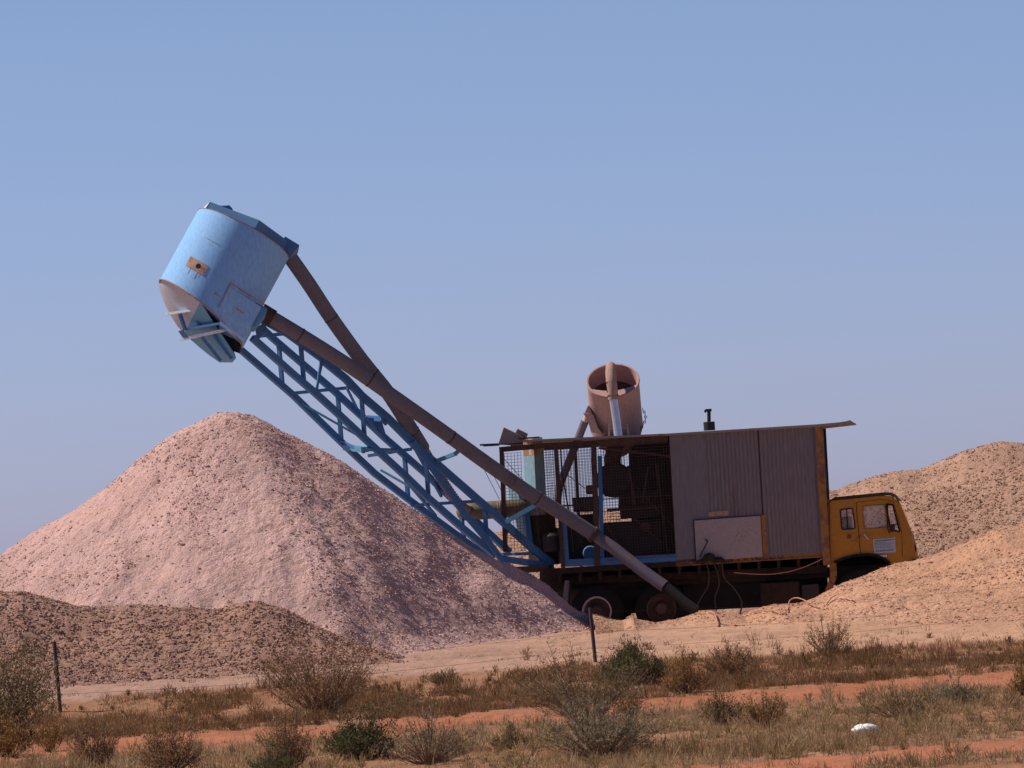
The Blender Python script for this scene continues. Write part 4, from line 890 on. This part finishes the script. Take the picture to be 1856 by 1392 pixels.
rk = hit(1150, 1256, [ground_h]); lump(rk, .075, .06, .075, paint('pale_stone', (.62, .48, .40), (.5, .32, .22), .3, 9, .95), 8, 'stone', 'single pale rounded stone beside the red track under the green bush', 'stone', 2, .3)

# ------------------------------------------------------------------ plants
def leafmat(name, cols, trans=0.25):
    m, t, b = nodes(name, .85, 0, .15); at = t.nodes.new('ShaderNodeAttribute'); at.attribute_name = 'tone'
    k = len(cols); c = ramp(t, at.outputs['Fac'], [(i / (k - 1), cc) for i, cc in enumerate(cols)]); t.links.new(c, b.inputs['Base Color'])
    tl = t.nodes.new('ShaderNodeBsdfTranslucent'); t.links.new(c, tl.inputs[0]); mx = t.nodes.new('ShaderNodeMixShader'); mx.inputs[0].default_value = trans
    t.links.new(b.outputs[0], mx.inputs[1]); t.links.new(tl.outputs[0], mx.inputs[2]); t.links.new(mx.outputs[0], t.nodes['Material Output'].inputs[0]); return m
L_GREEN = leafmat('leaf_dark_green', [(.055, .06, .03), (.10, .108, .048), (.18, .175, .085)], .35)
L_BROWN = leafmat('leaf_dry_brown', [(.19, .11, .055), (.31, .185, .095), (.44, .29, .16)], .4)
L_OLIVE = leafmat('leaf_dusty_olive', [(.14, .11, .055), (.23, .18, .09), (.36, .29, .16)], .4)
L_GREY = leafmat('leaf_grey_green', [(.17, .145, .095), (.27, .235, .155), (.42, .36, .25)], .4)
L_GOLD = leafmat('leaf_golden', [(.22, .12, .035), (.34, .20, .065), (.48, .33, .15)])
L_BANK = leafmat('bank_scrub_leaf', [(.12, .085, .04), (.20, .12, .06), (.33, .19, .095), (.36, .26, .16)], .35)
L_GRASS = leafmat('grass_dry', [(.18, .14, .07), (.33, .23, .115), (.44, .32, .18), (.58, .45, .29)], .4)
STEM = plain('twig_bark', (.25, .17, .12), .9)
def quads(C, D, Wd):
    """ribbons: centre-bottom C, direction*length D, half width vector Wd -> tapered quads"""
    V = np.stack([C - Wd, C + Wd, C + D + Wd * .35, C + D - Wd * .35], 1).reshape(-1, 3)
    Fq = np.arange(len(C) * 4).reshape(-1, 4); return V, Fq
def bush(base, wd, ht, m, label, nleaf=2500, nst=60, leaf=.03, upright=.5, name='bush', group=None, seed=0, low=.05, lean=0.0, cat='bush'):
    rg = np.random.default_rng(seed + 100); root = empty(name, base, label, cat, group); B = np.array(base)
    wd *= 1.28; ht *= 1.05
    a = rg.uniform(0, 2 * np.pi, nst); rad = rg.random(nst) ** .6 * wd / 2; hh = ht * (1 - (rad / (wd / 2)) ** 2 * (1 - upright)) * rg.uniform(.35, 1.0, nst) * (1 + .35 * np.sin(a * 2 + seed))
    tips = np.stack([np.cos(a) * rad + lean * hh, np.sin(a) * rad * .9, hh], 1)
    b0 = np.stack([np.cos(a) * rad * .12, np.sin(a) * rad * .12, np.full(nst, -.03)], 1)
    mid = (b0 + tips) / 2 + rg.normal(0, .04 * ht, (nst, 3)); mid[:, 2] += -.02 * ht
    Vs, Fs, o = [], [], 0
    def seg(p0, p1, w_):
        nonlocal o
        d = p1 - p0; wv = np.cross(d, [0, 1, 0]); wv = wv / (np.linalg.norm(wv, axis=1, keepdims=True) + 1e-6) * w_
        v, f = quads(p0, d, wv); Vs.append(v); Fs.append(f + o); o += len(v)
        wv2 = np.cross(d, [1, 0, .2]); wv2 = wv2 / (np.linalg.norm(wv2, axis=1, keepdims=True) + 1e-6) * w_
        v, f = quads(p0, d, wv2); Vs.append(v); Fs.append(f + o); o += len(v)
    seg(b0, mid, .006); seg(mid, tips, .004)
    k = rg.integers(0, nst, nst * 4); s = rg.random((nst * 4, 1)); p0 = mid[k] * (1 - s) + tips[k] * s; tw = p0 + rg.normal(0, 1, (nst * 4, 3)) * [.10, .10, .07] * max(ht, .3) + [0, 0, .05 * ht]
    seg(p0, tw, .0028)
    np_mesh('stem', np.concatenate(Vs) + B, np.concatenate(Fs), STEM, root)
    # leaves cluster round twigs, leaving gaps
    k = rg.integers(0, len(tw), nleaf); s = rg.random((nleaf, 1)) ** .7; c = p0[k] * (1 - s) + tw[k] * s + rg.normal(0, .022 * max(ht, .4) / .6 + .008, (nleaf, 3))
    c[:, 2] = np.maximum(c[:, 2], low * ht * rg.random(nleaf)); 
    d = rg.normal(0, 1, (nleaf, 3)); d[:, 2] = np.abs(d[:, 2]) * 1.3 + .5; d /= np.linalg.norm(d, axis=1, keepdims=True); ln = leaf * rg.uniform(.5, 1.3, (nleaf, 1))
    wv = np.cross(d, rg.normal(0, 1, (nleaf, 3))); wv = wv / (np.linalg.norm(wv, axis=1, keepdims=True) + 1e-6) * ln * .20
    V, Fq = quads(c, d * ln, wv); tone = np.clip(rg.normal(.5, .22, nleaf) + .25 * (fbm(c[:, 0] * 4, c[:, 2] * 4 + c[:, 1] * 3, 2, 1.0)), 0, 1)
    np_mesh('foliage', V + B, Fq, m, root, attr={'tone': np.repeat(tone, 4)}); return root
def px(base): return F_PX / base.y
def B_(u0, u1, vt, vb, m, label, **kw):
    b = hit((u0 + u1) / 2, vb, [ground_h]); s = px(b)
    return bush(b, (u1 - u0) / s, (vb - vt) / s, m, label, **kw)
gb = 'shrubs along the dirt track'
B_(-130, 84, 1172, 1345, L_OLIVE, 'large dark olive wispy shrub at the left edge before the brown heap', nleaf=11000, nst=230, leaf=.045, upright=.6, seed=1, group=gb, lean=.12)
B_(492, 680, 1150, 1294, L_BROWN, 'wide wispy brown shrub in front of the brown heap, left of the green bushes', nleaf=6500, nst=200, leaf=.034, upright=.6, seed=2, group=gb)
B_(590, 716, 1294, 1375, L_GREEN, 'low dark green mound shaped bush in the dry grass below the track', nleaf=6500, nst=110, leaf=.032, upright=.5, seed=3, group=gb)
B_(1095, 1212, 1170, 1240, L_GREEN, 'bright dark green leafy bush right of the fence picket', nleaf=9000, nst=120, leaf=.036, upright=.55, seed=4, group=gb)
B_(1204, 1282, 1188, 1256, L_GOLD, 'golden dry bush with pale twigs beside the green bush', nleaf=2600, nst=90, leaf=.032, upright=.6, seed=5, group=gb)
B_(1272, 1372, 1170, 1222, L_BROWN, 'rounded brown bush behind the golden bush, casting shade', nleaf=3600, nst=110, leaf=.03, upright=.6, seed=6, group=gb)
B_(1462, 1548, 1122, 1186, L_BROWN, 'sparse twiggy bush alone in front of the tan bank', nleaf=1200, nst=70, leaf=.028, upright=.5, seed=7, group=gb)
B_(955, 1175, 1185, 1300, L_OLIVE, 'wide brown olive bush in front of the fence picket', nleaf=5500, nst=170, leaf=.03, upright=.6, seed=8, group=gb)
B_(985, 1190, 1262, 1372, L_GREY, 'broad grey green bush in the grass at the bottom centre', nleaf=5600, nst=170, leaf=.032, upright=.6, seed=9, group=gb)
B_(1690, 1785, 1230, 1278, L_GREY, 'small grey green shrub below the track at far right', nleaf=2600, nst=80, leaf=.03, upright=.55, seed=10, group=gb)
B_(888, 962, 1318, 1358, L_OLIVE, 'small dark olive tuft left of the broad grey bush', nleaf=2200, nst=60, leaf=.026, upright=.5, seed=11, group=gb)
B_(-20, 52, 1305, 1372, L_GOLD, 'rusty golden shrub in the bottom left corner', nleaf=2500, nst=80, leaf=.034, upright=.7, seed=12, group=gb)
B_(62, 122, 1312, 1362, L_GOLD, 'small golden forked shrub in the shade of the big left shrub', nleaf=900, nst=40, leaf=.03, upright=.7, seed=13, group=gb)
B_(128, 210, 1318, 1392, L_BROWN, 'brown shrub at the bottom left below the picket', nleaf=2600, nst=90, leaf=.03, upright=.7, seed=14, group=gb)
B_(248, 366, 1320, 1402, L_BROWN, 'wide brown shrub cut by the bottom edge, left of centre', nleaf=3600, nst=120, leaf=.03, upright=.65, seed=15, group=gb)
B_(478, 562, 1286, 1398, L_BROWN, 'tall thin brown shrub left of the low green bush', nleaf=2200, nst=90, leaf=.03, upright=.7, seed=16, group=gb)
B_(452, 545, 1360, 1412, L_GREEN, 'green tuft at the bottom edge below the tall thin brown shrub', nleaf=2600, nst=70, leaf=.03, upright=.6, seed=17, group=gb)
B_(1272, 1345, 1255, 1316, L_OLIVE, 'upright grey brown shrub under the track at centre right', nleaf=1600, nst=80, leaf=.03, upright=.7, seed=18, group=gb)
B_(1345, 1430, 1262, 1318, L_GOLD, 'yellowish loose shrub right of the upright grey one', nleaf=1400, nst=80, leaf=.03, upright=.7, seed=19, group=gb)
B_(772, 832, 1210, 1240, L_OLIVE, 'tiny olive bush on the bank beyond the track', nleaf=1500, nst=50, leaf=.026, upright=.5, seed=20, group=gb)
B_(1120, 1172, 1262, 1302, L_BROWN, 'dark seed headed plant beside the pale stone', nleaf=900, nst=50, leaf=.036, upright=.7, seed=21, group=gb)
B_(680, 790, 1262, 1292, L_OLIVE, 'low dark bush lying along the far edge of the red track', nleaf=2600, nst=70, leaf=.028, upright=.5, seed=22, group=gb)
B_(1825, 1885, 1215, 1262, L_GOLD, 'straw coloured tuft at the right edge under the track', nleaf=900, nst=60, leaf=.04, upright=.8, seed=23, group=gb)
B_(700, 860, 1296, 1385, L_GREY, 'thin grey twiggy shrub between the low green bush and the dark tuft', nleaf=1800, nst=110, leaf=.028, upright=.7, seed=24, group=gb)
B_(1570, 1700, 1250, 1300, L_OLIVE, 'low olive shrub below the track above the white bag', nleaf=1800, nst=90, leaf=.028, upright=.6, seed=25, group=gb)
# grass and ground cover
def grass(n, x0, x1, y0, y1, dens, hmin, hmax, nb, wdt, spread=.05):
    X = RNG.uniform(x0, x1, n); Y = RNG.uniform(y0, y1, n); k = RNG.random(n) < dens(X, Y); X, Y = X[k], Y[k]
    tt = np.clip(.5 + .9 * fbm(X, Y, 3, .6) + RNG.normal(0, .15, len(X)), 0, 1); hs = hmin + (hmax - hmin) * RNG.random(len(X)) ** 1.8
    hs = hs * np.clip(.75 + 1.2 * fbm(X, Y, 2, .5), .4, 1.4)
    X = np.repeat(X, nb); Y = np.repeat(Y, nb); tt = np.repeat(tt, nb) ; hs = np.repeat(hs, nb) * RNG.uniform(.5, 1.1, len(X)); m_ = len(X)
    X = X + RNG.normal(0, spread, m_); Y = Y + RNG.normal(0, spread, m_); Z = ground_h(X, Y) - .01
    D = np.stack([RNG.normal(0, .38, m_), RNG.normal(0, .38, m_), np.ones(m_)], 1) * hs[:, None]
    a = RNG.uniform(-.7, .7, m_); Wd = np.stack([np.cos(a), np.sin(a), 0 * a], 1) * (wdt * RNG.uniform(.6, 1.5, m_))[:, None]
    V, Fq = quads(np.stack([X, Y, Z], 1), D, Wd); return V, Fq, np.repeat(np.clip(tt + RNG.normal(0, .12, m_), 0, 1), 4)
def dens_low(X, Y):
    pad_, t_ = zones(X, Y); return np.clip(.55 + 2.4 * fbm(X, Y, 3, .7), .06, 1) * (1 - .97 * t_) * (1 - pad_) * (track_d(X, Y) < 0)
def dens_bank(X, Y):
    pad_, t_ = zones(X, Y); return np.clip(.42 + 3.2 * fbm(X, Y, 3, .8), .03, 1) * (1 - .98 * t_) * (1 - .97 * pad_) * (track_d(X, Y) > 0)
G1 = grass(17000, -9, 9, 54, 78, dens_low, .03, .16, 9, .0042, .045)
G3 = grass(3500, -9, 9, 54, 78, dens_low, .12, .30, 14, .0035, .05)
def tussocks(n, x0, x1, y0, y1, dens, r0, r1, nb):
    X = RNG.uniform(x0, x1, n); Y = RNG.uniform(y0, y1, n); k = RNG.random(n) < dens(X, Y); X, Y = X[k], Y[k]; n = len(X)
    r = r0 + (r1 - r0) * RNG.random(n) ** 2; tt = RNG.random(n)
    X, Y, r, tt = [np.repeat(q, nb) for q in (X, Y, r, tt)]; m_ = len(X)
    a = RNG.uniform(0, 6.283, m_); e = RNG.uniform(.15, 1.5, m_); D = np.stack([np.cos(a) * np.cos(e), np.sin(a) * np.cos(e), np.sin(e)], 1)
    c = np.stack([X, Y, ground_h(X, Y) - .01], 1) + D * (r * RNG.uniform(0, .75, m_))[:, None]; D = D + RNG.normal(0, .35, D.shape)
    a = RNG.uniform(-.9, .9, m_); Wd = np.stack([np.cos(a), np.sin(a), RNG.uniform(-.6, .6, m_)], 1) * RNG.uniform(.003, .008, m_)[:, None]
    V, Fq = quads(c, D * (r * RNG.uniform(.2, .5, m_))[:, None], Wd); return V, Fq, np.repeat(np.clip(tt * .8 + RNG.normal(.1, .13, m_), 0, 1), 4)
G5 = tussocks(2300, -9, 9, 54, 78, dens_low, .07, .26, 70)
V, Fq, tn = joinm([G1, G3, G5]); gr = np_mesh('dry_grass', V, Fq, L_GRASS, attr={'tone': tn}); tag(gr, 'dry grey brown grass covering the near side of the red track', 'grass', kind='stuff')
G2 = grass(30000, -10, 10, 70, 87, dens_bank, .04, .15, 9, .0045, .05)
G4 = grass(4200, -10, 10, 74, 86, dens_bank, .12, .26, 14, .004, .06)
G6 = tussocks(2600, -10, 10, 72, 87, dens_bank, .08, .24, 70)
V, Fq, tn = joinm([G2, G4, G6]); gr = np_mesh('bank_scrub', V, Fq, L_BANK, attr={'tone': tn}); tag(gr, 'brown scrubby growth on the bank between track and pale pad', 'scrub', kind='stuff')
S.cycles.max_bounces = 6
